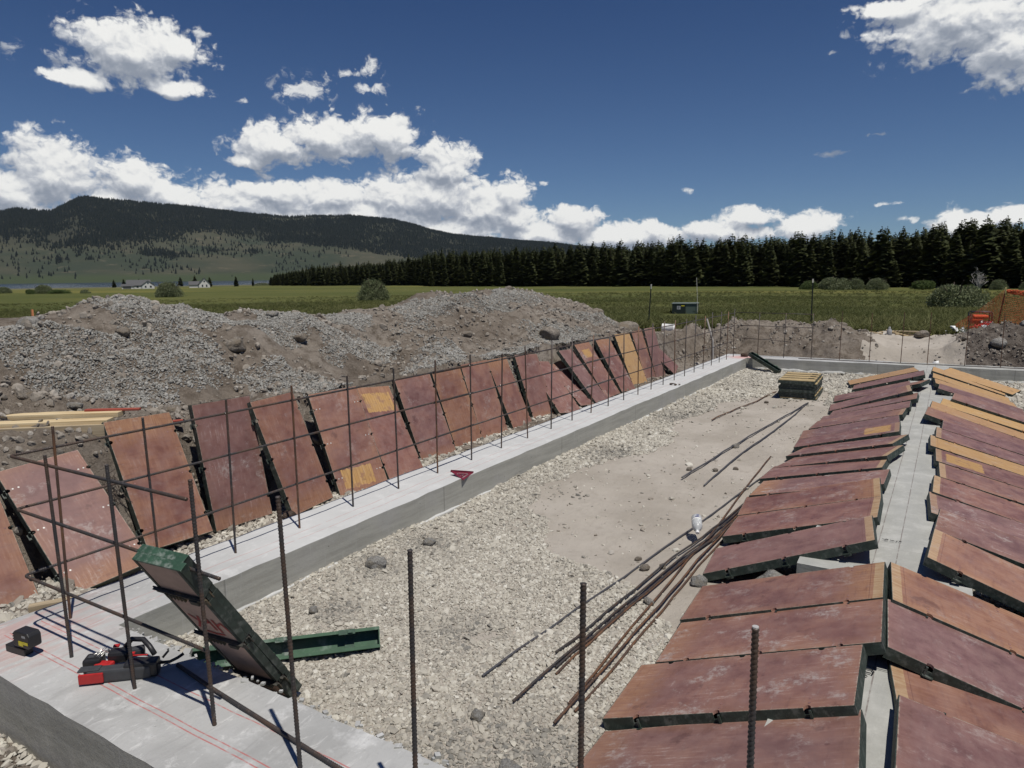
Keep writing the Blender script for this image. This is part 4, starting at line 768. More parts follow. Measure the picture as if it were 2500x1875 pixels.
m_ = MB(); h1.scale = (.80, .80, .80); h2.scale = (.88, .88, .88); gable(m_, -1.5, 7, 0, 12, 0, 3.4, 8.2, 'y'); link('wall', m_.mesh('wall'), MATS['housewall'], parent=h2); link('roof', roofslab(-1.5, 7, 0, 12, 3.4, 8.2, 'y', .6).mesh('roof'), MATS['roof'], parent=h2)
m_ = MB(); gable(m_, -9, -1.5, 2, 9, 0, 2.6, 5.2, 'x'); link('wing_wall', m_.mesh('w'), MATS['housewall'], parent=h2); link('roof', roofslab(-9, -1.5, 2, 9, 2.6, 5.2, 'x').mesh('roof'), MATS['roof'], parent=h2)
for (wx, wz, ww, wh) in ((1.2, 1.6, 1.1, 1.8), (4.4, 1.6, 1.1, 1.8), (2.75, 5.2, 1.2, 1.2)): link('window', MB().box((wx, -.06, wz), (ww, .1, wh)).mesh('window'), MATS['win'], parent=h2)
# ---------------------------------------------------------------- concrete footing
XS = [-4.66, -4.04, -.80, -.585, .035, .235, 3.48, 4.10]; YS = [1.48, 2.10, 5.02, 5.88, 12.3, 13.2, 17.13, 17.75]
cells = {(i, j) for i in range(7) for j in range(7) if j in (0, 6) or i in (0, 3, 6) or (i in (2, 4) and j in (2, 4))}
def footing():
    bm = bmesh.new(); rr = random.Random(4); H = {}
    def subd(a, b): n = max(1, int((b - a) / .16)); return [a + (b - a) * k / n for k in range(n + 1)]
    X = sorted({round(v, 4) for i in range(7) for v in subd(XS[i], XS[i + 1])}); Y = sorted({round(v, 4) for j in range(7) for v in subd(YS[j], YS[j + 1])})
    def incell(x, y):
        i = next((k for k in range(7) if XS[k] < x < XS[k + 1]), None); j = next((k for k in range(7) if YS[k] < y < YS[k + 1]), None); return (i, j) in cells
    ok = {(a, b): incell((X[a] + X[a + 1]) / 2, (Y[b] + Y[b + 1]) / 2) for a in range(len(X) - 1) for b in range(len(Y) - 1)}
    def vert(a, b):
        if (a, b) not in H:
            edge = not all(ok.get((a + p, b + q), False) for p in (-1, 0) for q in (-1, 0)); j = .005 if edge else 0
            x, y = X[a] + rr.uniform(-j, j), Y[b] + rr.uniform(-j, j); z = -2.0 + rr.uniform(-.004, .004) + fbm(np.array(x), np.array(y), .7, 2, 301) * .006
            H[a, b] = (bm.verts.new((x, y, float(z))), bm.verts.new((X[a] + rr.uniform(-.004, .004), Y[b] + rr.uniform(-.004, .004), -2.5)) if edge else None)
        return H[a, b]
    for (a, b), k in ok.items():
        if not k: continue
        bm.faces.new([vert(a, b)[0], vert(a + 1, b)[0], vert(a + 1, b + 1)[0], vert(a, b + 1)[0]])
        for (p, q), (e0, e1) in {(0, -1): ((a, b), (a + 1, b)), (1, 0): ((a + 1, b), (a + 1, b + 1)), (0, 1): ((a + 1, b + 1), (a, b + 1)), (-1, 0): ((a, b + 1), (a, b))}.items():
            if not ok.get((a + p, b + q), False):
                v0, v1 = vert(*e0), vert(*e1); bm.faces.new([v0[0], v0[1], v1[1], v1[0]])
    me = bpy.data.meshes.new('concrete_footing'); bm.normal_update(); bm.to_mesh(me); bm.free(); return me
foot = tag(link('concrete_footing', footing(), MATS['concrete']), 'pale grey concrete footing running round and down the middle of the site', 'concrete footing')
# mortar lip left along the footing foot, uneven
def lip(name, pts, r):
    m_ = MB(); rr = random.Random(len(pts)); m_.tube(pts, r, 7, rf=lambda i: rr.uniform(.6, 1.3)); return link(name, m_.mesh(name, True), MATS['concrete'], parent=foot)
lip('mortar_lip', [(-4.03 + random.Random(i).uniform(-.006, .01), 2.12 + i * .12, -2.262) for i in range(125)], .022)
lip('mortar_lip', [(-4.0 + i * .1, 17.10 + random.Random(i).uniform(-.03, .02), -2.262) for i in range(32)], .05)
lip('mortar_lip', [(.3 + i * .1, 17.10 + random.Random(i).uniform(-.03, .02), -2.262) for i in range(30)], .05)
# ragged paste and spilled aggregate clinging along the inner edge of the near and left footing
def crumbs(name, n, fx, seed):
    m_ = MB(); rr = random.Random(seed)
    for i in range(n):
        x, y, z = fx(rr); s_ = rr.uniform(.006, .02) * (1 + (rr.random() < .1)); m_.box((x, y, z), (s_ * rr.uniform(.7, 1.6), s_ * rr.uniform(.7, 1.4), s_ * rr.uniform(.4, .8)), Matrix.Rotation(rr.uniform(0, 3), 3, 'Z') @ Matrix.Rotation(rr.uniform(-.5, .5), 3, 'X'))
    o = link(name, m_.mesh(name), MATS['concrete'], parent=foot); o['kind'] = 'stuff'
crumbs('edge_crumbs', 420, lambda r: (r.uniform(-4.04, 1), 2.10 + r.gauss(0, .018), -2.0 - abs(r.gauss(0, .012))), 41)
# pencil marks on the middle footing
def scribble(name, strokes, ox, oy, s, w_=.0035, rot=0.):
    m_ = MB(); c_, s_ = math.cos(rot), math.sin(rot)
    for st in strokes:
        P_ = [Vector((ox + (x * c_ - y * s_) * s, oy + (x * s_ + y * c_) * s, -1.990)) for x, y in st]; m_.tube(P_, w_, 4)
    return link(name, m_.mesh(name), MATS['black'], parent=foot)
scribble('pencil_mark', [[(0, 0), (.25, -.12), (.5, -.1)], [(.3, .12), (.28, -.2)], [(.28, -.2), (.5, -.16), (.52, .05), (.3, .12)], [(.7, .0), (.95, -.12), (1.1, -.1)], [(.75, -.12), (1.0, .02)], [(1.2, -.1), (1.35, .02), (1.3, -.14), (1.2, -.1)], [(1.5, -.1), (1.45, .08), (1.65, .1), (1.7, -.08), (1.5, -.1)]], -.325, 5.78, .075, .002)
scribble('pencil_mark', [[(0, .5), (.9, .5)], [(0, .1), (.9, .1)], [(.9, .55), (1.02, .3), (.95, 0)], [(.35, .1), (.75, -.35)]], -.30, 3.72, .09, .0035)
scribble('pencil_mark', [[(0, .7), (1.2, .62), (2.6, .6)], [(1.9, .25), (2.0, .4), (2.05, .22)], [(2.2, .3), (2.3, .22), (2.4, .32), (2.5, .2), (2.65, .3), (2.8, .22)]], -.30, 3.74, .085, .0018)
# ---------------------------------------------------------------- form panels
PANELS = {"L0":[[-6.13,2.025,-2.555],[-6.172,2.632,-2.604],[-6.896,2.661,-1.622],[-6.854,2.054,-1.573]],"L1":[[-5.297,2.442,-2.259],[-5.262,3.049,-2.204],[-6.177,3.029,-1.398],[-6.212,2.422,-1.452]],"L2":[[-5.705,3.274,-2.293],[-5.67,3.883,-2.3],[-6.268,3.931,-1.238],[-6.304,3.322,-1.23]],"L3":[[-5.758,3.975,-2.356],[-5.696,4.582,-2.348],[-5.936,4.59,-1.152],[-5.998,3.983,-1.16]],"L4":[[-5.438,4.624,-2.344],[-5.507,5.23,-2.329],[-5.953,5.151,-1.196],[-5.883,4.545,-1.211]],"L5":[[-5.577,5.401,-2.38],[-5.39,5.98,-2.346],[-5.945,6.097,-1.266],[-6.133,5.517,-1.3]],"L6":[[-5.457,6.07,-2.338],[-5.411,6.676,-2.39],[-6.073,6.812,-1.374],[-6.118,6.206,-1.322]],"L7":[[-5.736,7.046,-2.455],[-5.609,7.643,-2.433],[-6.114,7.709,-1.324],[-6.241,7.112,-1.347]],"L8":[[-5.723,7.786,-2.459],[-5.671,8.393,-2.447],[-6.105,8.407,-1.306],[-6.156,7.799,-1.319]],"L9":[[-5.688,8.395,-2.435],[-5.62,9.001,-2.421],[-6.029,9.02,-1.271],[-6.096,8.413,-1.285]],"L10":[[-5.631,9.173,-2.415],[-5.649,9.783,-2.421],[-6.159,9.777,-1.312],[-6.141,9.167,-1.307]],"L11":[[-5.76,10.02,-2.44],[-5.664,10.622,-2.476],[-6.139,10.764,-1.362],[-6.236,10.162,-1.326]],"L12":[[-5.542,10.488,-2.325],[-5.399,11.077,-2.395],[-6.245,11.379,-1.57],[-6.387,10.791,-1.5]],"L13":[[-5.556,11.326,-2.336],[-5.411,11.918,-2.368],[-6.329,12.184,-1.611],[-6.474,11.593,-1.578]],"L14":[[-5.431,11.708,-2.337],[-5.444,12.318,-2.357],[-6.232,12.33,-1.425],[-6.219,11.721,-1.406]],"L15":[[-5.469,12.273,-2.343],[-5.456,12.882,-2.324],[-6.149,12.866,-1.32],[-6.162,12.256,-1.339]],"L16":[[-5.498,13.057,-2.331],[-5.44,13.664,-2.367],[-6.095,13.788,-1.346],[-6.153,13.182,-1.309]],"L17":[[-5.646,14.059,-2.391],[-5.553,14.662,-2.396],[-6.056,14.748,-1.288],[-6.149,14.145,-1.283]],"L18":[[-5.654,14.858,-2.428],[-5.635,15.467,-2.42],[-6.031,15.464,-1.266],[-6.05,14.855,-1.275]],"L19":[[-5.636,15.412,-2.416],[-5.618,16.022,-2.416],[-5.956,16.033,-1.244],[-5.973,15.423,-1.243]],"L20":[[-6.209,18.662,-2.612],[-5.972,19.223,-2.638],[-6.983,19.673,-2.125],[-7.22,19.111,-2.1]],"Q0":[[-1.601,15.201,-2.211],[-1.715,15.8,-2.222],[-0.559,16.025,-1.902],[-0.445,15.426,-1.892]],"Q1":[[-1.501,14.683,-2.226],[-1.531,15.293,-2.217],[-0.364,15.344,-1.866],[-0.334,14.735,-1.876]],"Q2":[[-1.497,13.625,-2.217],[-1.377,14.223,-2.218],[-0.235,13.995,-1.852],[-0.356,13.396,-1.851]],"Q3":[[-1.637,13.231,-2.241],[-1.699,13.838,-2.234],[-0.533,13.954,-1.896],[-0.47,13.347,-1.903]],"Q4":[[-1.573,12.256,-2.234],[-1.635,12.862,-2.231],[-0.49,12.977,-1.825],[-0.428,12.37,-1.828]],"Q5":[[-1.511,11.85,-2.226],[-1.517,12.46,-2.227],[-0.351,12.474,-1.868],[-0.345,11.864,-1.868]],"Q6":[[-1.574,11.124,-2.223],[-1.586,11.734,-2.229],[-0.415,11.761,-1.889],[-0.402,11.151,-1.883]],"Q7":[[-1.634,10.725,-2.238],[-1.604,11.334,-2.23],[-0.432,11.273,-1.898],[-0.461,10.664,-1.906]],"Q8":[[-1.629,9.92,-2.224],[-1.672,10.529,-2.23],[-0.498,10.616,-1.91],[-0.455,10.008,-1.904]],"Q9":[[-1.603,9.42,-2.225],[-1.632,10.029,-2.226],[-0.457,10.085,-1.902],[-0.429,9.475,-1.901]],"Q10":[[-1.596,8.881,-2.218],[-1.472,9.478,-2.219],[-0.324,9.24,-1.879],[-0.448,8.643,-1.877]],"Q11":[[-1.611,8.279,-2.218],[-1.492,8.877,-2.219],[-0.342,8.65,-1.883],[-0.46,8.051,-1.882]],"Q12":[[-1.656,7.762,-2.224],[-1.624,8.371,-2.225],[-0.443,8.309,-1.924],[-0.475,7.7,-1.923]],"Q13":[[-1.593,7.037,-2.201],[-1.588,7.647,-2.21],[-0.404,7.64,-1.916],[-0.409,7.03,-1.907]],"Q14":[[-1.566,6.466,-2.23],[-1.624,7.073,-2.229],[-0.457,7.185,-1.893],[-0.398,6.578,-1.894]],"Q15":[[-1.538,5.862,-2.23],[-1.558,6.472,-2.236],[-0.393,6.514,-1.875],[-0.373,5.904,-1.869]],"Q16":[[-1.464,5.063,-2.247],[-1.534,5.669,-2.268],[-0.404,5.815,-1.831],[-0.334,5.209,-1.81]],"Q17":[[-1.367,4.246,-2.23],[-1.403,4.854,-2.246],[-0.252,4.932,-1.848],[-0.216,4.323,-1.832]],"Q18":[[-1.329,3.686,-2.238],[-1.364,4.295,-2.251],[-0.217,4.371,-1.842],[-0.182,3.762,-1.829]],"Q19":[[-1.379,3.059,-2.248],[-1.405,3.668,-2.265],[-0.261,3.729,-1.847],[-0.234,3.12,-1.83]],"Q20":[[-1.303,2.431,-2.191],[-1.35,3.031,-2.289],[-0.212,3.188,-1.878],[-0.165,2.588,-1.78]],"R0":[[1.038,15.387,-2.235],[1.197,15.976,-2.232],[0.061,16.282,-1.908],[-0.098,15.693,-1.911]],"R1":[[0.926,15.201,-2.233],[0.934,15.811,-2.225],[-0.225,15.82,-1.844],[-0.233,15.21,-1.852]],"R2":[[0.961,14.349,-2.232],[0.952,14.959,-2.23],[-0.21,14.94,-1.859],[-0.201,14.33,-1.86]],"R3":[[1.024,13.764,-2.223],[0.993,14.374,-2.225],[-0.174,14.316,-1.876],[-0.143,13.707,-1.874]],"R4":[[1.073,13.195,-2.228],[1.085,13.805,-2.229],[-0.087,13.827,-1.891],[-0.099,13.218,-1.89]],"R5":[[1.26,12.163,-2.229],[1.294,12.772,-2.227],[0.124,12.838,-1.891],[0.089,12.229,-1.892]],"R6":[[1.121,11.641,-2.231],[1.154,12.251,-2.232],[-0.02,12.315,-1.906],[-0.053,11.706,-1.905]],"R7":[[1.005,11.141,-2.229],[1.016,11.751,-2.233],[-0.149,11.774,-1.871],[-0.16,11.164,-1.868]],"R8":[[0.956,10.537,-2.227],[0.98,11.146,-2.227],[-0.183,11.192,-1.86],[-0.207,10.583,-1.861]],"R9":[[1.174,9.917,-2.231],[1.181,10.527,-2.235],[0.003,10.543,-1.918],[-0.004,9.933,-1.913]],"R10":[[1.119,9.377,-2.226],[1.115,9.987,-2.226],[-0.061,9.981,-1.903],[-0.058,9.371,-1.903]],"R11":[[1.079,8.854,-2.214],[1.063,9.464,-2.22],[-0.114,9.438,-1.901],[-0.099,8.828,-1.895]],"R12":[[1.149,8.23,-2.217],[1.134,8.84,-2.223],[-0.047,8.813,-1.919],[-0.032,8.203,-1.913]],"R13":[[1.194,7.636,-2.22],[1.175,8.246,-2.226],[-0.008,8.213,-1.929],[0.011,7.603,-1.923]],"R14":[[1.144,6.996,-2.221],[1.145,7.606,-2.225],[-0.035,7.61,-1.916],[-0.036,7.0,-1.912]],"R15":[[1.155,6.487,-2.21],[1.125,7.096,-2.205],[-0.061,7.034,-1.924],[-0.03,6.425,-1.93]],"R16":[[1.179,5.897,-2.224],[1.209,6.506,-2.237],[0.03,6.57,-1.929],[-0.0,5.961,-1.917]],"R17":[[1.127,5.097,-2.239],[1.155,5.706,-2.234],[0.001,5.756,-1.842],[-0.028,5.147,-1.848]],"R18":[[0.985,4.477,-2.221],[0.935,5.085,-2.226],[-0.226,4.994,-1.865],[-0.177,4.386,-1.86]],"R19":[[1.006,3.887,-2.218],[0.963,4.496,-2.223],[-0.203,4.416,-1.874],[-0.16,3.807,-1.869]],"R20":[[1.116,3.528,-2.151],[1.029,4.132,-2.157],[-0.164,3.961,-1.968],[-0.077,3.358,-1.961]],"R21":[[1.133,2.92,-2.166],[1.113,3.529,-2.188],[-0.086,3.498,-1.964],[-0.066,2.888,-1.942]]}
FW, FL, FD_ = .61, 1.22, .062
NOTCH = [.19, .605, 1.02]
def panel_meshes():
    pts = [(0.004, .004)]; r = .017
    pts.append((FW - .004, .004))
    for v in NOTCH:
        pts.append((FW - .004, v - r))
        for a in range(1, 6): an = math.pi * a / 6; pts.append((FW - .004 - r * 1.3 * math.sin(an), v - r * math.cos(an)))
        pts.append((FW - .004, v + r))
    pts += [(FW - .004, FL - .004), (.004, FL - .004)]
    for v in NOTCH[::-1]:
        pts.append((.004, v + r))
        for a in range(1, 6): an = math.pi * a / 6; pts.append((.004 + r * 1.3 * math.sin(an), v + r * math.cos(an)))
        pts.append((.004, v - r))
    m_ = MB(); m_.prism(pts, -.012, .0015)
    for v in NOTCH:
        for x in (.045, .085, FW - .045, FW - .085):
            m_.mi = 1; m_.prism([(x + .0075 * math.cos(k * 1.047), v + .006 + .0075 * math.sin(k * 1.047)) for k in range(6)], -.001, .0028)
    me = m_.mesh('face_board')
    fc = max(me.polygons, key=lambda p: (p.material_index == 0) * (p.normal.z > .9) * p.area)
    bm = bmesh.new(); bm.from_mesh(me); bmesh.ops.triangulate(bm, faces=[f for f in bm.faces if len(f.verts) > 8]); bm.to_mesh(me); bm.free()
    ed = [0] + NOTCH + [FL]; rail = MB(); rail.box((.0035, FL / 2, -.046), (.007, FL, FD_ - .030))
    for i in range(len(ed) - 1):
        a = ed[i] + (.018 if i else 0); b = ed[i + 1] - (.018 if i < len(ed) - 2 else 0); rail.box((.0035, (a + b) / 2, -.0150), (.0068, b - a, .0300))
    for v in NOTCH:
        rail.box((.012, v - .03, -.035), (.02, .006, .05)); rail.box((.012, v + .03, -.035), (.02, .006, .05))
    rail.box((.0155, FL / 2, -.0595), (.017, FL, .0045))
    lug = MB()
    for v in NOTCH: lug.prism([(-.004, v - .024), (.02, v - .024), (.02, v + .024), (-.004, v + .024)], -.074, -.060); lug.box((-.010, v + .012, -.030), (.012, .010, .05)); lug.box((-.012, v - .004, -.052), (.020, .05, .006))
    end = MB(); end.box((FW / 2, .0035, -.031), (FW - .0146, .0068, .0635)); end.box((FW / 2, .014, -.0595), (FW - .05, .014, .0045))
    bar = MB(); bar.box((FW / 2, 0, -.036), (FW - .016, .005, .046)); bar.box((FW / 2, .012, -.0595), (FW - .05, .026, .0045))
    for i in range(6): bar.box((.06 + i * .02, .0, -.059), (.008, .05, .004))
    return me, rail.mesh('side_rail'), lug.mesh('tie_lug'), end.mesh('end_rail'), bar.mesh('cross_bar')
PM = panel_meshes()
for me, ms in zip(PM, (('ply', 'rivetdull'), ('steelgreen',), ('steelgreen',), ('steelgreen',), ('steelgreen',))):
    for m_ in ms: me.materials.append(MATS[m_])
PM_bright = PM[0].copy(); PM_bright.materials[1] = MATS['rivet']
mirror_rail = PM[1].copy(); mirror_rail.transform(Matrix.Translation((FW, 0, 0)) @ Matrix.Scale(-1, 4, (1, 0, 0))); mirror_rail.flip_normals()
mirror_lug = PM[2].copy(); mirror_lug.transform(Matrix.Translation((FW, 0, 0)) @ Matrix.Scale(-1, 4, (1, 0, 0))); mirror_lug.flip_normals()
end2 = PM[3].copy(); end2.transform(Matrix.Translation((0, FL, 0)) @ Matrix.Scale(-1, 4, (0, 1, 0))); end2.flip_normals()
def panel(key, label, group, mw, look, face=None, bars=True, name='form_panel', cat='form panel'):
    o = empty(name, mw=mw); tag(o, label, cat, group)
    lk = dict(wear=.3, purp=.3, top=0., bot=0., scuff=.3, yellow=0., strip=0., patch_x=-9., patch_y=0., patch_w=.01, patch_h=.01); lk.update(look)
    link('face_board', face or PM[0], parent=o, **{k: float(v) for k, v in lk.items()})
    link('side_rail', PM[1], parent=o); link('side_rail', mirror_rail, parent=o); link('end_rail', PM[3], parent=o); link('end_rail', end2, parent=o)
    link('tie_lug', PM[2], parent=o); link('tie_lug', mirror_lug, parent=o)
    if bars:
        for v in (.31, .61, .915): link('cross_bar', PM[4], parent=o, loc=(0, v, 0))
    return o
def frame_of(C, flip):
    """corners: low-near, low-far, high-far, high-near -> local frame with the face up/out (+z)"""
    C = [Vector(c) for c in C]
    v = ((C[3] - C[0]) + (C[2] - C[1])).normalized(); u = (C[1] - C[0]); u = (u - v * u.dot(v)).normalized(); org = C[0]
    if flip: org = C[1]; u = -u
    n = u.cross(v); return Matrix(((u.x, v.x, n.x, org.x), (u.y, v.y, n.y, org.y), (u.z, v.z, n.z, org.z), (0, 0, 0, 1)))
LL = {0: (dict(wear=.45, purp=.1, bot=.6, scuff=.15), 'red-brown form panel cut off by the left edge of the view'),
 1: (dict(wear=.35, purp=.75, bot=.8, scuff=.45), 'pinkish form panel with bright rivets, behind the bent corner bars'),
 2: (dict(wear=.45, purp=.1, top=1, scuff=.15), 'form panel with broad ochre top edge, its corner beside the timber planks'),
 3: (dict(wear=.2, purp=.6, bot=.7, scuff=.6), 'purplish scratched form panel with ochre foot, right of the ochre-topped one'),
 4: (dict(wear=.4, purp=.05, bot=.7, scuff=.35), 'orange-red form panel tucked behind a purplish one, mud clod at its foot'),
 5: (dict(wear=.4, purp=.15, bot=.7, scuff=.15, patch_x=.28, patch_y=.17, patch_w=.19, patch_h=.11), 'red form panel with a torn yellow patch across its foot, leaning on the bank'),
 6: (dict(wear=.25, purp=.25, top=.9, scuff=.15, patch_x=.33, patch_y=1.0, patch_w=.23, patch_h=.13), 'red form panel with a yellow torn patch across its top, leaning on the bank'),
 7: (dict(wear=.3, purp=.7, bot=.6, scuff=.3), 'purple-red form panel just right of the panel with a yellow torn top'),
 8: (dict(wear=.6, purp=.05, top=.5, bot=.5, scuff=.2), 'orange-edged form panel second right of the one with a yellow torn top'),
 9: (dict(wear=.4, purp=.1, bot=.7, scuff=.25), 'red form panel third right of the one with a yellow torn top'),
 10: (dict(wear=.35, purp=.1, top=1, scuff=.2), 'form panel with a rounded ochre top corner above the red rafter square'),
 11: (dict(wear=.25, purp=.4, bot=.9, scuff=.3), 'level-topped dark red form panel with an orange lower corner, mid row'),
 12: (dict(wear=.2, purp=.35, scuff=.6), 'low red form panel half hidden behind the level-topped one'),
 13: (dict(wear=.2, purp=.5, top=.8, scuff=.8), 'form panel with tan top leaning lower than its neighbours, mid row'),
 14: (dict(wear=.1, purp=.8, scuff=.8), 'dark purple form panel with white streaks behind the low tan-topped one'),
 15: (dict(wear=.3, purp=.3, top=.7, scuff=.7, patch_x=.3, patch_y=.98, patch_w=.16, patch_h=.09), 'form panel with a small ragged yellow patch near its top, far half'),
 16: (dict(wear=.25, purp=.3, top=1, scuff=.8), 'form panel with pale tan top just left of the all-yellow one'),
 17: (dict(wear=.6, purp=.1, yellow=1, scuff=.1), 'all-yellow bare plywood form panel in the row leaning on the bank'),
 18: (dict(wear=.5, purp=.5, top=.6, scuff=.3), 'orange to purple form panel just right of the all-yellow one'),
 19: (dict(wear=.2, purp=.8, top=.4, scuff=.4), 'tall purple form panel second right of the all-yellow one'),
 20: (dict(wear=.15, purp=.6, scuff=.4), 'purple form panel lying back flattest at the far end of the leaning row')}
PANELS['L20'] = [[-5.42, 16.05, -2.36], [-5.42, 16.66, -2.36], [-6.22, 16.3, -1.51], [-6.22, 15.69, -1.51]]
_n = Vector((-.723, .03, .98)).normalized() * 1.22; _u = Vector((-.04, .607, -.05)); _b = Vector((-5.31, 2.26, -2.24)); PANELS['L0'] = [list(_b - _u), list(_b), list(_b + _n), list(_b - _u + _n)]
for k, (lk, lb) in LL.items():
    mw = frame_of(PANELS['L%d' % k], False)
    panel('L', lb, 'form panels leaning on the dirt bank', mw, lk, PM_bright if k in (1, 5) else None)
ORD = ['first', 'second', 'third', 'fourth', 'fifth', 'sixth', 'seventh', 'eighth', 'ninth', 'tenth', 'eleventh', 'twelfth', 'thirteenth', 'fourteenth', 'fifteenth', 'sixteenth', 'seventeenth', 'eighteenth', 'nineteenth', 'twentieth', 'twenty-first', 'twenty-second']
LQ = {0: (dict(wear=.6, yellow=.7), 'worn yellow-edged form panel farthest back in the left-hand sloping row'), 1: (dict(purp=.8, wear=.15, scuff=.2), 'purple form panel next to the yellow-edged one at the far end, left-hand row'),
 2: (dict(purp=.4, wear=.5, top=.8), 'tan-ended form panel'), 3: (dict(purp=.8, wear=.25, scuff=.3), 'purple form panel'), 4: (dict(purp=.8, wear=.2, top=.5, strip=.8, scuff=.4), 'purple form panel with exposed dark side above a black gap'),
 5: (dict(purp=.8, wear=.15, top=.5, scuff=.5), 'purple form panel reaching farthest onto the middle footing'), 6: (dict(purp=.7, wear=.2, scuff=.3), 'purple form panel'), 7: (dict(purp=.6, wear=.3, top=.6, strip=.7, scuff=.3), 'purple form panel with tan end'),
 8: (dict(purp=.9, wear=.1, bot=.5, scuff=.7), 'dark purple form panel with a pale foot strip'), 9: (dict(purp=.5, wear=.15, strip=.5, scuff=.3, patch_x=.3, patch_y=.97, patch_w=.2, patch_h=.15), 'form panel with a square yellow patch'),
 10: (dict(purp=.6, wear=.3, strip=.8, scuff=.9), 'white-scuffed form panel'), 11: (dict(purp=.4, wear=.25, strip=1, scuff=.4), 'red form panel above a dark joint with cleats'), 12: (dict(purp=.5, wear=.2, strip=1, scuff=.2), 'red form panel with bright tan end strip'),
 13: (dict(purp=.7, wear=.3, bot=1, scuff=.9), 'whitish-scuffed form panel with a tan foot'), 14: (dict(purp=.2, wear=.35, top=.8, strip=1, scuff=.3), 'red form panel with a broad orange end'), 15: (dict(purp=.3, wear=.25, strip=1, scuff=.4), 'red form panel over an open black gap'),
 16: (dict(purp=.55, wear=.1, strip=.9, scuff=.25), 'lone tilted form panel with a dark hollow and cast shadow on the footing'), 17: (dict(purp=.4, wear=.35, top=1, strip=1, scuff=.2, bot=.4), 'red form panel with an ochre corner, first of the front four'), 18: (dict(purp=.3, wear=.4, bot=.7, scuff=.7), 'red form panel with white splashes, second of the front four'),
 19: (dict(purp=.5, wear=.35, bot=.8, scuff=.7), 'form panel with two steel cleats on its near side, third of the front four'), 20: (dict(purp=.7, wear=.35, bot=.7, scuff=.6), 'nearest form panel cut by the bottom edge, behind the silver-tipped bar')}
for k, (lk, lb) in LQ.items():
    C = PANELS['Q%d' % k]
    if ' row' not in lb and k not in (16, 17, 18, 19, 20): lb = lb + ', %s from far end, left-hand row' % ORD[k]
    lk = dict(dict(scuff=.3), **lk); lb = lb.replace('form panel with exposed dark side above a black gap', 'form panel over a black gap').replace('reaching farthest onto the middle footing', 'reaching farthest in')
    panel('Q', lb, 'form panels lying from the gravel onto the middle footing', frame_of(C, True), lk)
LRt = {0: (dict(yellow=.85, wear=.7), 'tan form panel raised apart at the far end of the right-hand row'), 1: (dict(yellow=.9, wear=.7), 'pale tan form panel'), 2: (dict(yellow=.9, wear=.8), 'tan form panel'), 3: (dict(yellow=.75, wear=.9), 'ochre form panel'),
 4: (dict(purp=.8, wear=.2), 'purple form panel'), 5: (dict(purp=.8, wear=.3, top=.4, scuff=.3), 'broad purple form panel set back from the footing'), 6: (dict(yellow=1, wear=.9), 'bright yellow form panel'), 7: (dict(yellow=.55, wear=.9, top=.8), 'ochre-brown form panel'),
 8: (dict(purp=.5, wear=.35, top=.6), 'red form panel with its corner over a black shadow'), 9: (dict(purp=.8, wear=.1, scuff=.2), 'pinkish form panel'), 10: (dict(purp=.8, wear=.25, strip=.7, scuff=.3), 'purple form panel'), 11: (dict(yellow=.8, wear=1, strip=.8), 'orange-brown form panel standing out between purple ones'),
 12: (dict(purp=.5, wear=.25, strip=.8, patch_x=.3, patch_y=.95, patch_w=.2, patch_h=.17), 'form panel with a square yellow patch'), 13: (dict(purp=.5, wear=.35, strip=1, scuff=.3), 'red form panel with yellow end strip'), 14: (dict(purp=.45, wear=.3, strip=1, scuff=.3), 'red form panel with pale end strip'),
 15: (dict(purp=.9, wear=.15, strip=.6, scuff=.8), 'purple form panel with a whitish bloom'), 16: (dict(purp=.8, wear=.25, top=.4, scuff=.7), 'purple white-speckled form panel'), 17: (dict(purp=.2, wear=.55, strip=1, top=.5, scuff=.15), 'orange-red form panel with golden end above the black gap'),
 18: (dict(purp=.1, wear=.6, strip=1, top=.6, scuff=.15), 'orange form panel with golden end, first of the front group at right'), 19: (dict(purp=.9, wear=.15, scuff=.35, bot=.3), 'purple form panel overlapping an orange one, second of the front group at right'),
 20: (dict(purp=.2, wear=.5, strip=1, top=.5, scuff=.15), 'brown form panel with golden end strip, third of the front group at right'), 21: (dict(purp=.8, wear=.2, scuff=.3), 'nearest purple form panel at the bottom right corner, lapped over the golden-ended one')}
for k, (lk, lb) in LRt.items():
    C = [Vector(c) for c in PANELS['R%d' % k]]
    if k == 17: lb = 'golden-ended orange-red panel above a black gap'
    if k == 21: C = [c + Vector((0, -.05, .055)) for c in C]
    if k == 20: C = [c + Vector((0, 0, .0)) for c in C]
    if 'group' not in lb and ' row' not in lb and 'corner,' not in lb: lb = lb + ', %s from far end, right row' % ORD[k]
    lk = dict(dict(scuff=.2), **lk); lb = lb.replace('standing out between purple ones', 'between purple ones').replace(' with its corner over a black shadow', ' with shadowed corner')
    panel('R', lb, 'form panels sloping off the middle footing to the right', frame_of(C, False), lk)
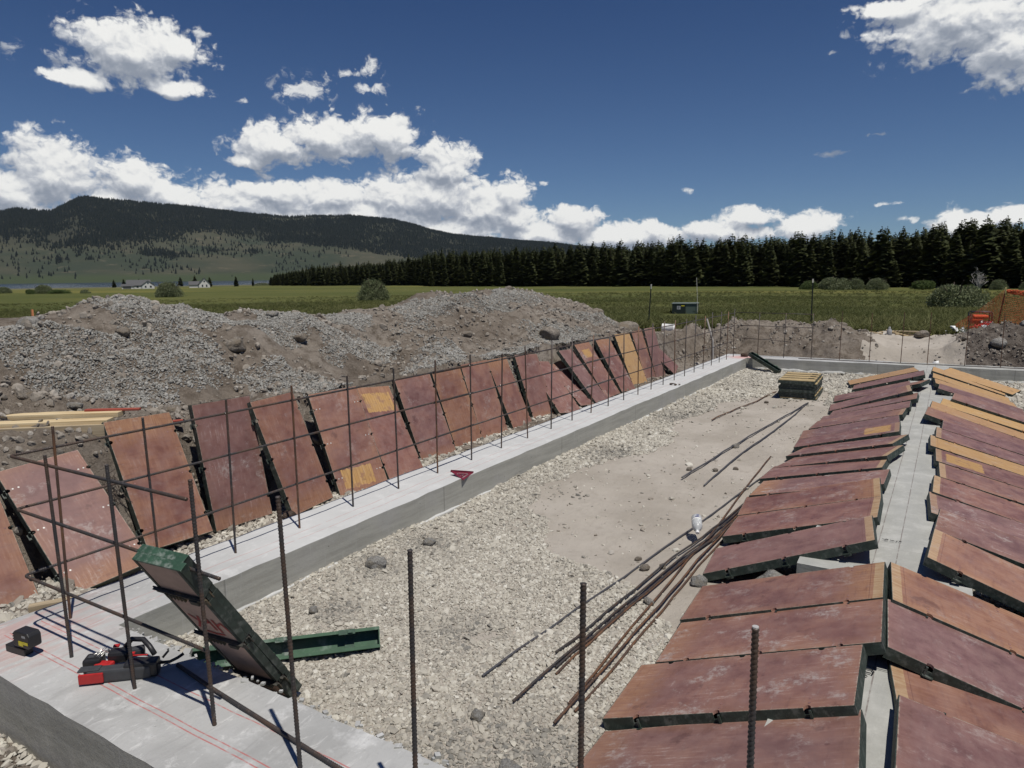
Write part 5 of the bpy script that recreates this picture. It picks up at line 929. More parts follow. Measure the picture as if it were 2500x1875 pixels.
# the two green forms propped on the near footing, plywood backs towards us
def back_form(org, u, v, L, label, k, W=.29):
    u = Vector(u).normalized(); v = Vector(v); v = (v - u * v.dot(u)).normalized(); n = u.cross(v); mw = Matrix(((u.x, v.x, n.x, org[0]), (u.y, v.y, n.y, org[1]), (u.z, v.z, n.z, org[2]), (0, 0, 0, 1)))
    o = empty('backed_form_panel', mw=mw); tag(o, label, 'form panel', 'green forms propped on the near footing')
    link('back_board', MB().box((W / 2, L / 2, .006), (W - .02, L - .02, .011)).mesh('back_board'), MATS['plyback'], parent=o)
    link('front_board', MB().box((W / 2, L / 2, -.025), (W - .02, L - .02, .005)).mesh('front_board'), MATS['maroon'] if k else MATS['steelgreen'], parent=o)
    for sx in (0, 1):
        m_ = MB()
        for (a, b) in ((0, .15), (.19, .56), (.60, .96), (1.0, L)): m_.box((W * sx, (a + b) / 2, -.008), (.010, b - a, .040)); m_.box((W * sx + (-.012 if sx else .012), (a + b) / 2, .012), (.02, b - a, .006))
        m_.box((W * sx, L / 2, -.012), (.006, L, .028)); link('side_rail', m_.mesh('side_rail', bevel=.0015), MATS['steelgreen'], parent=o)
    for v_ in (0.004, L - .004): link('end_rail', MB().box((W / 2, v_, -.008), (W + .010, .012, .042)).mesh('end_rail', bevel=.002), MATS['steelgreen'] if v_ < .1 else MATS['formtop'], parent=o)
    for v_ in (.17, .58, .98):
        m_ = MB(); m_.box((W / 2, v_, .018), (W + .05, .045, .006)); m_.box((W / 2, v_ + .02, .025), (W + .03, .005, .016))
        for i in range(6): m_.box((.05 + i * .022, v_ - .014, .026), (.007, .036, .012))
        m_.box((W - .05, v_, .03), (.05, .03, .02)); link('cross_bar', m_.mesh('cross_bar'), MATS['blackdirty'], parent=o)
    return o
MATS['formtop'] = simple('green_form_top', (.030, .075, .045), .55, var=.2, scale=25, dirt=(.25, .28, .25), dirtamt=.75)
MATS['blackdirty'] = simple('dark_mortared_steel', (.045, .043, .035), .7, var=.4, scale=25, dirt=(.16, .11, .05), dirtamt=.6, bumps=.6)
MATS['redink'] = simple('red_marker', (.30, .05, .045), .7)
bf = back_form((-3.235, 2.375, -2.262), (.265, .04, -.01), (.093, -.657, .997), 1.22, 'green-framed form panel propped on the near footing, pale plywood back with red lettering', 0)
def strokes(parent, sts, ox, oy, s, z, w_):
    m_ = MB()
    for st in sts:
        for (x0, y0), (x1, y1) in zip(st, st[1:]):
            a = Vector((ox + x0 * s, oy + y0 * s, z)); b = Vector((ox + x1 * s, oy + y1 * s, z)); d_ = (b - a); L_ = d_.length
            if L_ < 1e-5: continue
            d_.normalize(); p = Vector((-d_.y, d_.x, 0)) * w_ / 2; a = a - d_ * w_ * .3; b = b + d_ * w_ * .3; m_.add([a - p, b - p, b + p, a + p], [(0, 1, 2, 3)])
    return link('lettering', m_.mesh('lettering'), MATS['redink'], parent=parent)
strokes(bf, [[(0, 1), (.35, .55), (0, 0)], [(.35, .55), (.5, 1)], [(.75, .9), (.95, 1), (1.0, .75), (.8, .6), (.75, .9)], [(1.0, .75), (1.05, .1)], [(1.3, 1), (1.3, 0)], [(1.3, .5), (1.6, .8)], [(1.7, .9), (1.95, .1)], [(0.3, -.25), (.8, -.3), (1.3, -.2)]], .05, .66, .115, .0145, .014)
bf2 = back_form((-3.225, 2.425, -2.248), (.265, .03, -.005), (.098, -.655, .997), 1.22, 'second green form panel close behind the one with red lettering, brown face inward', 1)
# ---------------------------------------------------------------- panel stack on the sand
Mst = Matrix.Translation((-2.30, 13.98, 0)) @ Matrix.Rotation(R_(2.5), 4, 'Z')
rr = random.Random(2)
for L in range(7):
    z0 = -2.285 + L * .053; rot = rr.uniform(-.012, .012); dx = rr.uniform(-.025, .025)
    o = empty('stacked_form_panel', mw=Mst @ Matrix.Translation((dx, rr.uniform(-.02, .02), z0)) @ Matrix.Rotation(rot, 4, 'Z'))
    tag(o, 'yellow-topped form panel lying %s in the stack on the sand' % ('on top of all' if L == 6 else ORD[6 - L] + ' below the top panel' if False else ['at the bottom', 'second from the bottom', 'third from the bottom', 'fourth, in the middle', 'third from the top', 'second from the top', ''][L]), 'form panel', 'panels stacked on the sand')
    nseg = 4
    for s_ in range(nseg): link('face_board', MB().box((0, -.42 + s_ * .283, .030), (.60, .262, .012)).mesh('face_board'), MATS['stackply'] if 'stackply' in MATS else MATS.setdefault('stackply', simple('stack_ply', (.40, .30, .15), .6, var=.15, scale=8)), parent=o)
    for sx in (-1, 1): link('side_rail', MB().box((sx * .305, 0, 0), (.008, 1.15, .050)).box((sx * .298, 0, -.022), (.02, 1.15, .006)).mesh('side_rail'), MATS['steelgreen'], parent=o)
    for sy in (-1, 1): link('end_rail', MB().box((0, sy * .571, 0), (.60, .008, .050)).mesh('end_rail'), MATS['steelgreen'], parent=o)
    for s_ in range(3): link('cross_bar', MB().box((0, -.2785 + s_ * .283, .034), (.60, .014, .018)).box((.22, -.2785 + s_ * .283, .046), (.10, .02, .01)).mesh('cross_bar'), MATS['blackdirty'], parent=o)
# ---------------------------------------------------------------- rebar
def ribbed(m_, pts, r, pitch=.011, n=9):
    """tube along a polyline with raised ribs"""
    P_ = [Vector(p) for p in pts]; out = []
    for a, b in zip(P_, P_[1:]):
        L_ = (b - a).length; k = max(1, int(L_ / (pitch / 3))); out += [a.lerp(b, i / k) for i in range(k)]
    out.append(P_[-1]); m_.tube(out, r, n, rf=lambda i: (1.20, .98, .94)[i % 3]); return m_
def bent(a, c_, b, rad=.04):
    a, c_, b = Vector(a), Vector(c_), Vector(b); d1 = (a - c_).normalized(); d2 = (b - c_).normalized(); p1 = c_ + d1 * rad; p2 = c_ + d2 * rad
    return [a] + [((p1.lerp(c_, t_)).lerp(c_.lerp(p2, t_), t_)) for t_ in (0, .25, .5, .75, 1)] + [b]
grid = tag(empty('rebar_grid', (-4.39, 1.79, -2)), 'rusty rebar grid with three long rails standing along the left footing', 'rebar grid')
gi = Matrix.Translation((4.39, -1.79, 2))
def gpart(name, m_, mt='rebar'):
    me = m_.mesh(name, True); me.transform(gi); return link(name, me, MATS[mt], parent=grid)
rr = random.Random(6)
ys = [2.0, 2.58] + [3.165 + .6085 * i for i in range(24)]
TOPS = {2.58: -1.0 + .09, 3.165: -.845}
for i, y in enumerate(ys):
    top = (-.86 + rr.uniform(-.03, .05)); lean = rr.uniform(-.03, .03); lx = rr.uniform(-.02, .03)
    p = [(-4.375, y, -2.02), (-4.375 + lx, y + lean, top)]
    m_ = MB()
    if y < 8: ribbed(m_, p, .0078, .012, 8)
    else: m_.tube(p, .0085, 6)
    gpart('vertical_bar', m_, 'rebar_rust' if i % 3 == 0 else 'rebar')
for (x, tz, lx) in ((-3.905, -.89, -.05), (-3.312, -.865, -.06)): gpart('vertical_bar', ribbed(MB(), [(x, 1.77, -2.02), (x + lx, 1.775, tz)], .0085, .012, 8))
for i, x in enumerate((-3.885, -3.288, -2.685)): gpart('vertical_bar', MB().tube([(x, 17.47, -2.02), (x + rr.uniform(-.02, .02), 17.47, -.95)], .0085, 6))
for z, xe, tz in ((-.955, -2.81, 0), (-1.262, -2.62, -.02), (-1.62, -2.74, .0)):
    zz_ = z - .035 if z < -1.5 else z
    m_ = MB(); ribbed(m_, bent((xe, 1.805, zz_ + tz), (-4.40, 1.795, zz_), (-4.40, 6.3, z)), .0078, .012, 8); gpart('horizontal_bar', m_)
    gpart('horizontal_bar', MB().tube([(-4.415, 5.62, z - .012), (-4.40, 8, z), (-4.40, 10.4, z + .01)], .0085, 6)); gpart('horizontal_bar', MB().tube([(-4.415, 9.2, z + .012), (-4.40, 13, z), (-4.40, 17.30, z)], .0085, 6))
    if z > -1.3: gpart('horizontal_bar', MB().tube([(-4.42, 17.495, z), (-3.2, 17.495, z - .01), (-2.66, 17.5, z - .02)], .008, 6))
    else: gpart('horizontal_bar', MB().tube([(-4.42, 17.495, z + .05), (-3.6, 17.495, z + .03), (-3.2, 17.495, z)], .008, 6))
for y in ys[2:9:1]:
    for z in (-.955, -1.262, -1.62):
        if rr.random() < .9: gpart('tie_wire', MB().tube([(-4.386 + .012 * math.cos(a_), y + .004 + .006 * (a_ / 6), z + .012 * math.sin(a_)) for a_ in np.linspace(0, 9, 12)], .0018, 3, caps=False), 'wire')
# free-standing bars on the near footing
for (x, lx, tz, lb, rd) in ((-2.717, -.03, -.852, 'standing rebar with its foot in the green panels shadow, left of the loose cable bar', .0088), (-2.159, -.03, -.84, 'tall standing rebar right of the two green forms', .0088), (-1.545, .016, -.929, 'standing rebar right of the green channel, in front of open gravel', .0088), (-.884, .015, -.901, 'standing rebar in front of the bundle of loose bars', .009), (-.372, -.004, -.91, 'standing rebar with a bright silver cut tip before the red panels', .0088)):
    o = link('standing_rebar', ribbed(MB(), [(x, 1.79, -2.02), (x + lx, 1.79, tz)], rd, .0145, 9).mesh('standing_rebar', True), MATS['rebar'])
    tag(o, lb, 'rebar', 'single bars standing on the near footing')
    if x > -.4:
        m_ = MB(); m_.tube([(x + lx, 1.79, tz + .0), (x + lx, 1.79, tz + .004)], .0086, 9); link('cut_tip', m_.mesh('cut_tip'), MATS['rivet'], parent=o)
tag(link('laid_rebar', ribbed(MB(), [(-3.31, 2.0, -1.986), (-2.99, 1.958, -1.986), (-2.08, 1.865, -1.986), (-1.2, 1.80, -1.986), (-.4, 1.74, -1.986)], .0092, .0125, 9).mesh('laid_rebar', True), MATS['rebar']), 'long rebar lying flat on the near footing under the standing bars', 'rebar')
o_ = 0
for x, lb in zip((-2.09, -1.483, -.867, -.367, .309, .931, 1.55), ('third', 'fourth', 'fifth', 'sixth', 'seventh', 'eighth', 'ninth')):
    tag(link('standing_rebar', MB().tube([(x, 17.5, -2.02), (x + rnd.uniform(-.03, .03), 17.5 + rnd.uniform(-.02, .02), -.93 + rnd.uniform(-.04, .05))], .0085, 6).mesh('standing_rebar'), MATS['rebar_rust']), 'thin untied rebar standing on the far footing, %s post from the grid end' % ('first' if x < -2 else {'fourth': 'second', 'fifth': 'third', 'sixth': 'fourth', 'seventh': 'fifth', 'eighth': 'sixth', 'ninth': 'last'}[lb]), 'rebar', 'bars standing on the far footing')
tag(link('laid_rebar', MB().tube([(-2.95, 17.42, -1.988), (-1, 17.40, -1.988), (1.2, 17.44, -1.988), (3, 17.46, -1.988)], .009, 6).mesh('laid_rebar'), MATS['rebar']), 'long rebar lying along the top of the far footing', 'rebar')
# loose bars on the gravel
LB = [('r', (-2.17, 3.14), (-1.62, 8.5), 'rebar_blue', 'loose rebar leftmost of the bundle, under the plastic bottle'), ('r', (-1.91, 3.55), (-1.63, 7.02), 'rebar', 'loose rebar second from left in the bundle, ending short'), ('r', (-1.88, 3.0), (-1.61, 6.9), 'rebar', 'loose rebar with its near end alone on the gravel, middle of the bundle'),
 ('r', (-1.81, 3.37), (-1.60, 6.72), 'rebar_rust', 'loose rusty rebar ending just right of the lone middle end'), ('r', (-1.60, 3.13), (-1.78, 8.97), 'rebar_rust', 'loose rusty rebar crossing the bundle to its far left tip'), ('r', (-1.58, 2.93), (-1.585, 6.43), 'rebar_rust', 'loose rusty rebar whose near end is closest to the camera'),
 ('r', (-1.55, 3.1), (-1.56, 6.26), 'rebar_rust', 'loose rusty rebar rightmost of the bundle, beside the red panels'), ('r', (-1.84, 3.42), (-1.57, 6.6), 'rebar', 'loose rebar lying in the heart of the bundle'),
 ('f', (-2.45, 7.5), (-2.03, 13.07), 'rebar_blue', 'blue-grey rebar on the sand, left one of the pair meeting by the stack'), ('f', (-2.15, 7.37), (-2.02, 13.0), 'rebar_blue', 'blue-grey rebar on the sand, right one of the pair meeting by the stack'), ('f', (-3.06, 10.88), (-2.74, 14.1), 'rebar_rust', 'rusty rebar on the gravel running to the left side of the panel stack')]
for i, (k, a, b, mt, lb) in enumerate(LB):
    n_ = 16; pts = []
    for j in range(n_ + 1):
        t_ = j / n_; x = a[0] + (b[0] - a[0]) * t_ + .02 * math.sin(t_ * 7 + i) * (1 if k == 'f' else .3); y = a[1] + (b[1] - a[1]) * t_
        z = float(site_z(np.array(x), np.array(y))) + .016 + .008 * (i % 3) + .012 * math.sin(t_ * 3.14) * (i % 2) ; pts.append((x, y, z))
    m_ = MB()
    if k == 'r': ribbed(m_, pts, .0072, .014, 7)
    else: m_.tube(pts, .0095, 6)
    tag(link('loose_rebar', m_.mesh('loose_rebar', True), MATS[mt]), lb, 'rebar', 'loose bars on the gravel' if k == 'r' else 'loose bars on the sand')
# ---------------------------------------------------------------- steel channel pieces
def channel(name, a, b, up_, w_, h, label, mt, lips=True, cleats=3, endcaps=True):
    a, b = Vector(a), Vector(b); x = (b - a); L_ = x.length; x.normalize(); up_ = Vector(up_); n = x.cross(up_).normalized(); u = n.cross(x).normalized()
    mw = Matrix(((x.x, n.x, u.x, a.x), (x.y, n.y, u.y, a.y), (x.z, n.z, u.z, a.z), (0, 0, 0, 1))); o = empty(name, mw=mw); tag(o, label, 'steel form filler')
    link('web', MB().box((L_ / 2, 0, 0), (L_, w_, .005)).mesh('web'), MATS[mt], parent=o)
    for s_ in (-1, 1):
        m_ = MB(); m_.box((L_ / 2, s_ * (w_ / 2 - .003), h / 2), (L_, .006, h))
        if lips: m_.box((L_ / 2, s_ * (w_ / 2 - .010), h - .002), (L_, .018, .005))
        link('flange', m_.mesh('flange'), MATS[mt], parent=o)
    if endcaps:
        for e in (.003, L_ - .003): link('end_plate', MB().box((e, 0, h / 2), (.006, w_ - .012, h - .004)).mesh('end_plate'), MATS[mt], parent=o)
    for i in range(cleats):
        xx = L_ * (i + .5) / cleats; m_ = MB(); m_.box((xx, 0, .006), (.055, w_ - .02, .008)); m_.box((xx + .03, w_ * .38, h * .5), (.004, w_ * .22, h * .8)); m_.box((xx - .01, -w_ * .40, h + .004), (.10, .03, .008)); m_.box((xx + .01, -w_ * .40, h + .012), (.03, .016, .01))
        link('cleat', m_.mesh('cleat'), MATS['formtop'], parent=o)
    return o
channel('steel_filler', (-3.74, 2.33, -2.255), (-2.93, 3.11, -2.25), (.55, -.62, .56), .125, .075, 'green steel channel lying on the gravel behind the propped green forms', 'channelgreen')
channel('steel_filler', (-3.97, 17.08, -1.93), (-3.24, 16.75, -2.27), (.35, -.30, .88), .13, .08, 'dark green steel channel leaning on the far left corner of the footing', 'channeldark' if 'channeldark' in MATS else MATS.setdefault('channeldark', simple('dark_green_channel', (.018, .035, .026), .5, dirt=(.2, .25, .22), dirtamt=.4)) and 'channeldark')
m_ = MB(); m_.tube([(-5.06, 17.9, -2.35), (-5.10, 17.95, -1.7), (-5.30, 18.05, -1.15)], .022, 6); tag(link('leaning_strip', m_.mesh('leaning_strip'), MATS['deadwood']), 'weathered grey lath leaning behind the far left corner of the footing', 'wood lath')
# small grey filler leaning under the last panel
# ---------------------------------------------------------------- stones and clods one can point at
def big_rock(x, y, r, seed, mt, name, label, cat, dz=0., sub=3, squash=.7, z=None, amp=.22):
    me = rock_mesh(name, seed, sub, amp, True, squash); zz_ = (float(site_z(np.array(x), np.array(y))) if z is None else z) + r * .35 + dz
    o = link(name, me, MATS[mt], loc=(x, y, zz_)); o.scale = (r, r * .85, r * .9); o.rotation_euler.z = seed; return tag(o, label, cat)
BR = [(-8.82, 3.97, .15, 'boulder_grey', 'smooth pale boulder on the heap shoulder at far left'), (-7.88, 5.93, .17, 'boulder', 'angular tan boulder half way up the heap, between gravel and earth'), (-8.45, 4.8, .10, 'boulder', 'small rounded stone on the upper left heap'), (-6.78, 4.29, .13, 'boulder', 'flat angular stone low on the heap above the timber'), (-7.35, 3.19, .09, 'boulder', 'small pinkish stone low on the heap at the left'),
 (-6.66, 12.16, .24, 'boulder', 'rough brown boulder low on the heap above the tan-topped panels'), (-7.3, 17.6, .34, 'boulder', 'large rounded boulder near the right end of the heap'), (-8.3, 17.9, .20, 'boulder', 'squarish boulder on the heap skyline at its right end'), (-8.04, 7.17, .12, 'boulder', 'pale stone on brown earth beside the middle heap gravel'), (-7.0, 3.45, .08, 'boulder_grey', 'grey stone just above the timber planks'),
 (-9.05, 14.5, .12, 'boulder', 'brown boulder on the right peak of the heap'), (-7.6, 15.6, .14, 'boulder', 'stone on the right shoulder of the heap'), (-8.9, 7.4, .10, 'boulder_grey', 'grey stone near the dip in the heap skyline'), (-7.3, 10.3, .10, 'boulder', 'small boulder in the loose earth, centre of the heap')]
for i, (x, y, r, mt, lb) in enumerate(BR): big_rock(x, y, r, 500 + i, mt, 'boulder', lb, 'boulder')
big_rock(1.50, 20.3, .16, 540, 'boulder_grey', 'boulder', 'grey pointed boulder on the dark mound below the netting post', 'boulder')
big_rock(.35, 19.6, .12, 541, 'boulder', 'boulder', 'stone in the dark mound, lower left', 'boulder'); big_rock(.95, 19.3, .2, 542, 'boulder_grey', 'boulder', 'broken grey rock in front of the dark mound hollow', 'boulder')
big_rock(-.62, 21.6, .2, 543, 'boulder', 'boulder', 'tan boulder at the right end of the low timber pile', 'boulder'); big_rock(-2.5, 21.3, .12, 544, 'boulder', 'boulder', 'round stone at the right end of the lath bundle', 'boulder'); big_rock(-4.2, 21.4, .12, 545, 'boulder_grey', 'boulder', 'pale flat stone left of the black post on the bank', 'boulder')
for i, (x, y, r, mt, lb) in enumerate([(-3.75, 3.98, .085, 'clod', 'largest grey mortar clod near the left footing'), (-3.69, 4.58, .06, 'clod', 'grey mortar clod farther along the left footing'), (-1.99, 2.83, .045, 'clod', 'dark mortar clod on the near gravel between two standing bars'), (-1.62, 2.55, .06, 'clod', 'cracked mortar lump at the bottom of the view'), (-1.91, 5.03, .045, 'boulder', 'stone beside the leftmost loose bar'), (-1.80, 5.14, .035, 'boulder', 'smaller stone right of the one beside the leftmost bar'),
 (-1.68, 4.51, .05, 'boulder_grey', 'pitted round stone inside the bundle of loose bars'), (-2.03, 5.2, .032, 'boulder', 'pale stone just left of the leftmost loose bar'), (-2.32, 9.36, .06, 'boulder_grey', 'stone touching the left blue-grey bar'), (-2.02, 8.22, .035, 'boulder', 'pale stone right of the blue-grey pair'), (-2.49, 7.95, .035, 'boulder', 'stone left of the near ends of the blue-grey pair'), (-2.21, 8.03, .04, 'boulder', 'whitish stone between the near ends of the blue-grey pair'),
 (-2.67, 12.84, .045, 'boulder', 'small stone left of the panel stack'), (-1.47, 5.0, .07, 'clod', 'broken mortar crust by the corner of the lone tilted panel'), (-3.95, 1.36, .05, 'boulder', 'sandy stone outside the near footing at bottom left'), (-3.62, 3.2, .04, 'clod', 'small mortar crumb near the green channel')]):
    big_rock(x, y, r, 600 + i, mt, 'mortar_clod' if mt == 'clod' else 'stone', lb, 'mortar clod' if mt == 'clod' else 'stone', amp=.3 if mt == 'clod' else .2)
big_rock(-4.74, 3.98, .065, 630, 'mudclod', 'mud_clod', 'dark brown mud clod at the panel feet behind the left footing', 'mud clod', z=-2.05, squash=.9)
big_rock(-4.15, 17.3, .09, 631, 'mudclod', 'mud_clod', 'dark mud clod on the far left corner of the footing', 'mud clod', z=-2.0, squash=.9)
m_ = MB(); rr = random.Random(12)
for i in range(9): m_.box((rr.uniform(-.09, .09), rr.uniform(-.05, .05), .006 + rr.uniform(0, .012)), (rr.uniform(.02, .06), rr.uniform(.015, .04), .014), Matrix.Rotation(rr.uniform(0, 3), 3, 'Z'))
tag(link('mortar_crumbs', m_.mesh('mortar_crumbs'), MATS['mudclod'], loc=(-4.18, 12.35, -1.995)), 'little spill of mortar crumbs on top of the left footing', 'mortar crumbs')
# broken mortar edge under the lone panel
big_rock(-.93, 5.10, .20, 633, 'clod', 'mortar_spill', 'rough mortar spill against the middle footing under the lone panel', 'mortar spill', amp=.35, squash=.55)
# ---------------------------------------------------------------- timber at the left
def plank(a, b, w_, h, name, label, mt, cat='timber', group=None, roll=0):
    a, b = Vector(a), Vector(b); x = b - a; L_ = x.length; mw = Matrix.Translation((a + b) / 2) @ x.to_track_quat('X', 'Z').to_matrix().to_4x4() @ Matrix.Rotation(roll, 4, 'X')
    o = link(name, MB().box((0, 0, 0), (L_, w_, h)).mesh(name, bevel=.003), MATS[mt]); o.matrix_world = mw; return tag(o, label, cat, group)
plank((-8.2, 2.30, -1.215), (-6.42, 3.56, -1.205), .14, .045, 'timber_plank', 'upper pale pine plank at the left, behind the ochre-topped panel', 'lumber')
plank((-8.0, 2.12, -1.25), (-6.34, 3.41, -1.24), .14, .045, 'timber_plank', 'middle pine plank at the left, just under the upper one', 'lumber')
plank((-7.9, 2.02, -1.32), (-6.30, 3.34, -1.305), .05, .11, 'timber_plank', 'lowest shaded pine plank on edge at the left', 'lumber_old')
plank((-6.72, 3.40, -1.175), (-6.32, 3.68, -1.175), .05, .02, 'red_stake', 'thin red board lying on the timber planks', 'redwoodstake', 'board')
plank((-6.45, 3.55, -1.33), (-6.25, 4.05, -1.34), .05, .015, 'red_stake', 'lower red strip between the ochre-topped and purplish panels', 'redwoodstake', 'board')
plank((-4.94, 2.02, -2.09), (-4.76, 2.33, -2.09), .06, .05, 'wood_block', 'short muddy wood block behind the left footing corner', 'lumber_old', 'wood block')
# ---------------------------------------------------------------- tools on the near footing
o = tag(empty('laser_level', (-4.215, 1.655, -2.0), R_(8)), 'black laser level with a yellow warning label on its low foot', 'laser level')
m_ = MB(); m_.box((0, 0, .022), (.05, .115, .036)); 
link('foot', MB().box((.0, 0, .020), (.16, .048, .038)).mesh('foot', bevel=.004), MATS['black'], parent=o)
link('neck', MB().box((.045, .004, .045), (.05, .035, .02)).mesh('neck', bevel=.004), MATS['black'], parent=o)
link('body', MB().prism([(-.02, 0), (.098, -.0), (.112, .012), (.112, .07), (.098, .088), (-.008, .088), (-.02, .076)], -.034, .034, Matrix.Translation((.03, .004, .052)) @ Matrix.Rotation(R_(90), 4, 'X')).mesh('body', bevel=.006), MATS['black'], parent=o)
for i in range(5): link('grip_rib', MB().box((.010, .004, .066 + i * .014), (.006, .070, .005)).mesh('grip_rib'), MATS['dkgrey'], parent=o)
link('warning_label', MB().box((.072, -.0312, .076), (.038, .001, .026)).box((.112, -.0312, .082), (.036, .001, .016)).mesh('warning_label'), MATS['yellow'], parent=o)
link('lens_window', MB().box((.1, -.0312, .118), (.03, .001, .012)).mesh('lens_window'), MATS['grey'], parent=o)
o = tag(empty('cordless_cutter', (-3.51, 1.815, -2.0), R_(42)), 'red and black cordless cutting tool lying on the near footing', 'power tool')
def rbox(c_, d, name, mt, bev=.008, rz=0, ry=0):
    me = MB().box((0, 0, 0), d).mesh(name, bevel=bev); me.transform(Matrix.Translation(c_) @ Matrix.Rotation(rz, 4, 'Z') @ Matrix.Rotation(ry, 4, 'Y')); return link(name, me, MATS[mt], parent=o)
rbox((.02, -.062, .042), (.30, .062, .066), 'motor_housing', 'dkgrey', .012)
rbox((-.105, -.097, .042), (.115, .012, .052), 'red_side_cover', 'red', .005)
rbox((-.12, -.062, .076), (.10, .05, .008), 'top_cover', 'dkgrey', .003)
rbox((.12, -.05, .050), (.16, .075, .080), 'gear_case', 'black', .014)
rbox((-.135, .035, .048), (.085, .085, .085), 'battery', 'black', .010)
rbox((-.135, .035, .093), (.05, .03, .004), 'battery_badge', 'dkgrey', .001)
rbox((-.075, .000, .056), (.09, .05, .032), 'red_grip', 'red', .012, rz=-.25)
rbox((-.02, .055, .075), (.10, .070, .060), 'upper_body', 'black', .016)
rbox((-.045, .095, .108), (.030, .022, .012), 'release_button', 'red', .004)
rbox((.055, .065, .082), (.09, .05, .045), 'head', 'dkgrey', .014, rz=.3)
rbox((.06, .012, .100), (.020, .018, .010), 'trigger_lock', 'red', .003); rbox((.10, -.005, .094), (.075, .008, .006), 'red_trim', 'red', .002, rz=-.1)
link('guard_handle', MB().tube([(.0, .09, .10), (.03, .10, .135), (.09, .085, .135), (.13, .05, .11), (.16, .02, .08)], .014, 8).mesh('guard_handle', True), MATS['black'], parent=o)
link('blade_arm', MB().tube([(.18, -.02, .05), (.24, -.01, .045), (.275, .004, .055), (.30, .022, .065)], .008, 7).mesh('blade_arm', True), MATS['black'], parent=o)
link('belt_hook', MB().tube([(.20, .01, .06), (.225, .03, .085), (.222, .035, .095)], .006, 6).mesh('belt_hook', True), MATS['black'], parent=o)
m_ = MB(); rr = random.Random(3)
for i in range(5): m_.tube([(-.10 + .028 * math.cos(a_ + i), .05 + .030 * math.sin(a_ * 1.3 + i), .100 + .012 * math.sin(a_ * 2 + i)) for a_ in np.linspace(0, 6, 14)], .0016, 4)
link('wire_coil', m_.mesh('wire_coil'), MATS['wire'], parent=o)
# rafter square, hanging over the edge of the footing
o = tag(empty('rafter_square', mw=Matrix.Translation((-4.085, 5.62, -1.988)) @ Matrix.Rotation(R_(14), 4, 'Y')), 'dark red triangular rafter square lying over the edge of the left footing', 'rafter square')
T3 = [(-.13, -.02), (.03, .16), (.075, -.08)]
def tri_ring(A_, k0, k1, z0, z1):
    c_ = Vector((sum(p[0] for p in A_) / 3, sum(p[1] for p in A_) / 3, 0)); m_ = MB(); P0 = [c_ + (Vector((p[0], p[1], 0)) - c_) * k0 for p in A_]; P1_ = [c_ + (Vector((p[0], p[1], 0)) - c_) * k1 for p in A_]
    for i in range(3):
        j = (i + 1) % 3; m_.prism([(P0[i].x, P0[i].y), (P0[j].x, P0[j].y), (P1_[j].x, P1_[j].y), (P1_[i].x, P1_[i].y)], z0, z1)
    return m_
link('blade', tri_ring(T3, 1, .55, 0, .005).mesh('blade'), MATS['maroon'], parent=o); link('blade_slots', tri_ring(T3, .42, .2, .001, .005).mesh('blade_slots'), MATS['maroon'], parent=o)
a_, b_2 = Vector((-.13, -.02, 0)), Vector((.03, .16, 0)); link('fence', MB().box((.0, .0, 0), ((b_2 - a_).length, .006, .025), None).mesh('fence'), MATS['maroon'], parent=o, mw=Matrix.Translation((a_ + b_2) / 2 + Vector((0, 0, .006))) @ (b_2 - a_).to_track_quat('X', 'Z').to_matrix().to_4x4())
link('scale_marks', MB().box((-.02, .05, .0058), (.10, .003, .0008), Matrix.Rotation(.85, 3, 'Z')).box((.03, .03, .0058), (.10, .002, .0008), Matrix.Rotation(-1.4, 3, 'Z')).mesh('scale_marks'), MATS['rivet'], parent=o)
# ---------------------------------------------------------------- plastic bottle
MATS['plastic'], t, b = mat('clear_plastic'); setb(t, b, col=(.70, .72, .72), rough=.2, trans=.45, ior=1.3)
o = tag(empty('plastic_bottle', mw=Matrix.Translation((-1.76, 5.88, -2.175)) @ Matrix.Rotation(R_(20), 4, 'Z') @ Matrix.Rotation(R_(112), 4, 'X') @ Matrix.Scale(.72, 4)), 'crumpled clear plastic bottle with white cap lying on the loose bars', 'bottle')
link('body', MB().lathe([(.001, -.155), (.050, -.155), (.062, -.14), (.064, -.08), (.058, -.07), (.064, -.06), (.064, .0), (.060, .03), (.045, .065), (.024, .09), (.018, .10), (.018, .12)], 20).mesh('body', True), MATS['plastic'], parent=o)
link('cap', MB().lathe([(.001, .135), (.021, .135), (.023, .132), (.023, .112), (.018, .110)], 16).mesh('cap', True), MATS['white'], parent=o)
link('label_print', MB().box((0, .0665, -.09), (.045, .001, .010)).box((.01, .0665, -.115), (.03, .001, .012)).mesh('label_print'), MATS['blueprint'], parent=o)
link('milk_film', MB().lathe([(.0615, -.10), (.0625, -.02), (.057, .02)], 20).mesh('milk_film', True), MATS['whiteplastic'], parent=o)
# ---------------------------------------------------------------- things along the far bank
def gz(x, y): return float(site_z(np.array(float(x)), np.array(float(y)))) if (-13.5 < x < 6.5 and y < 25) else float(meadow_z(math.hypot(x, y)))
def tpost(x, y, zb, lean, h, label, cap='postcap', caph=.16):
    o = tag(empty('metal_post', (x, y, zb)), label, 'fence post'); top = Vector((lean[0], lean[1], h)); d_ = top.normalized(); q = d_.to_track_quat('Z', 'Y').to_matrix().to_4x4()
    me = MB().box((0, 0, h / 2 - .1), (.035, .006, h + .2)).box((0, .017, h / 2 - .1), (.006, .028, h + .2)).mesh('post'); me.transform(q); link('post', me, MATS['tpost'], parent=o)
    me = MB().box((0, 0, h + .001 - caph / 2), (.042, .012, caph)).box((0, .018, h - caph / 2), (.012, .034, caph)).mesh('painted_tip'); me.transform(q); link('painted_tip', me, MATS[cap], parent=o); return o
tpost(-9.12, 24.0, -1.95, (.09, 0, 0), 1.58, 'black steel fence post with white tip behind the right end of the heap')
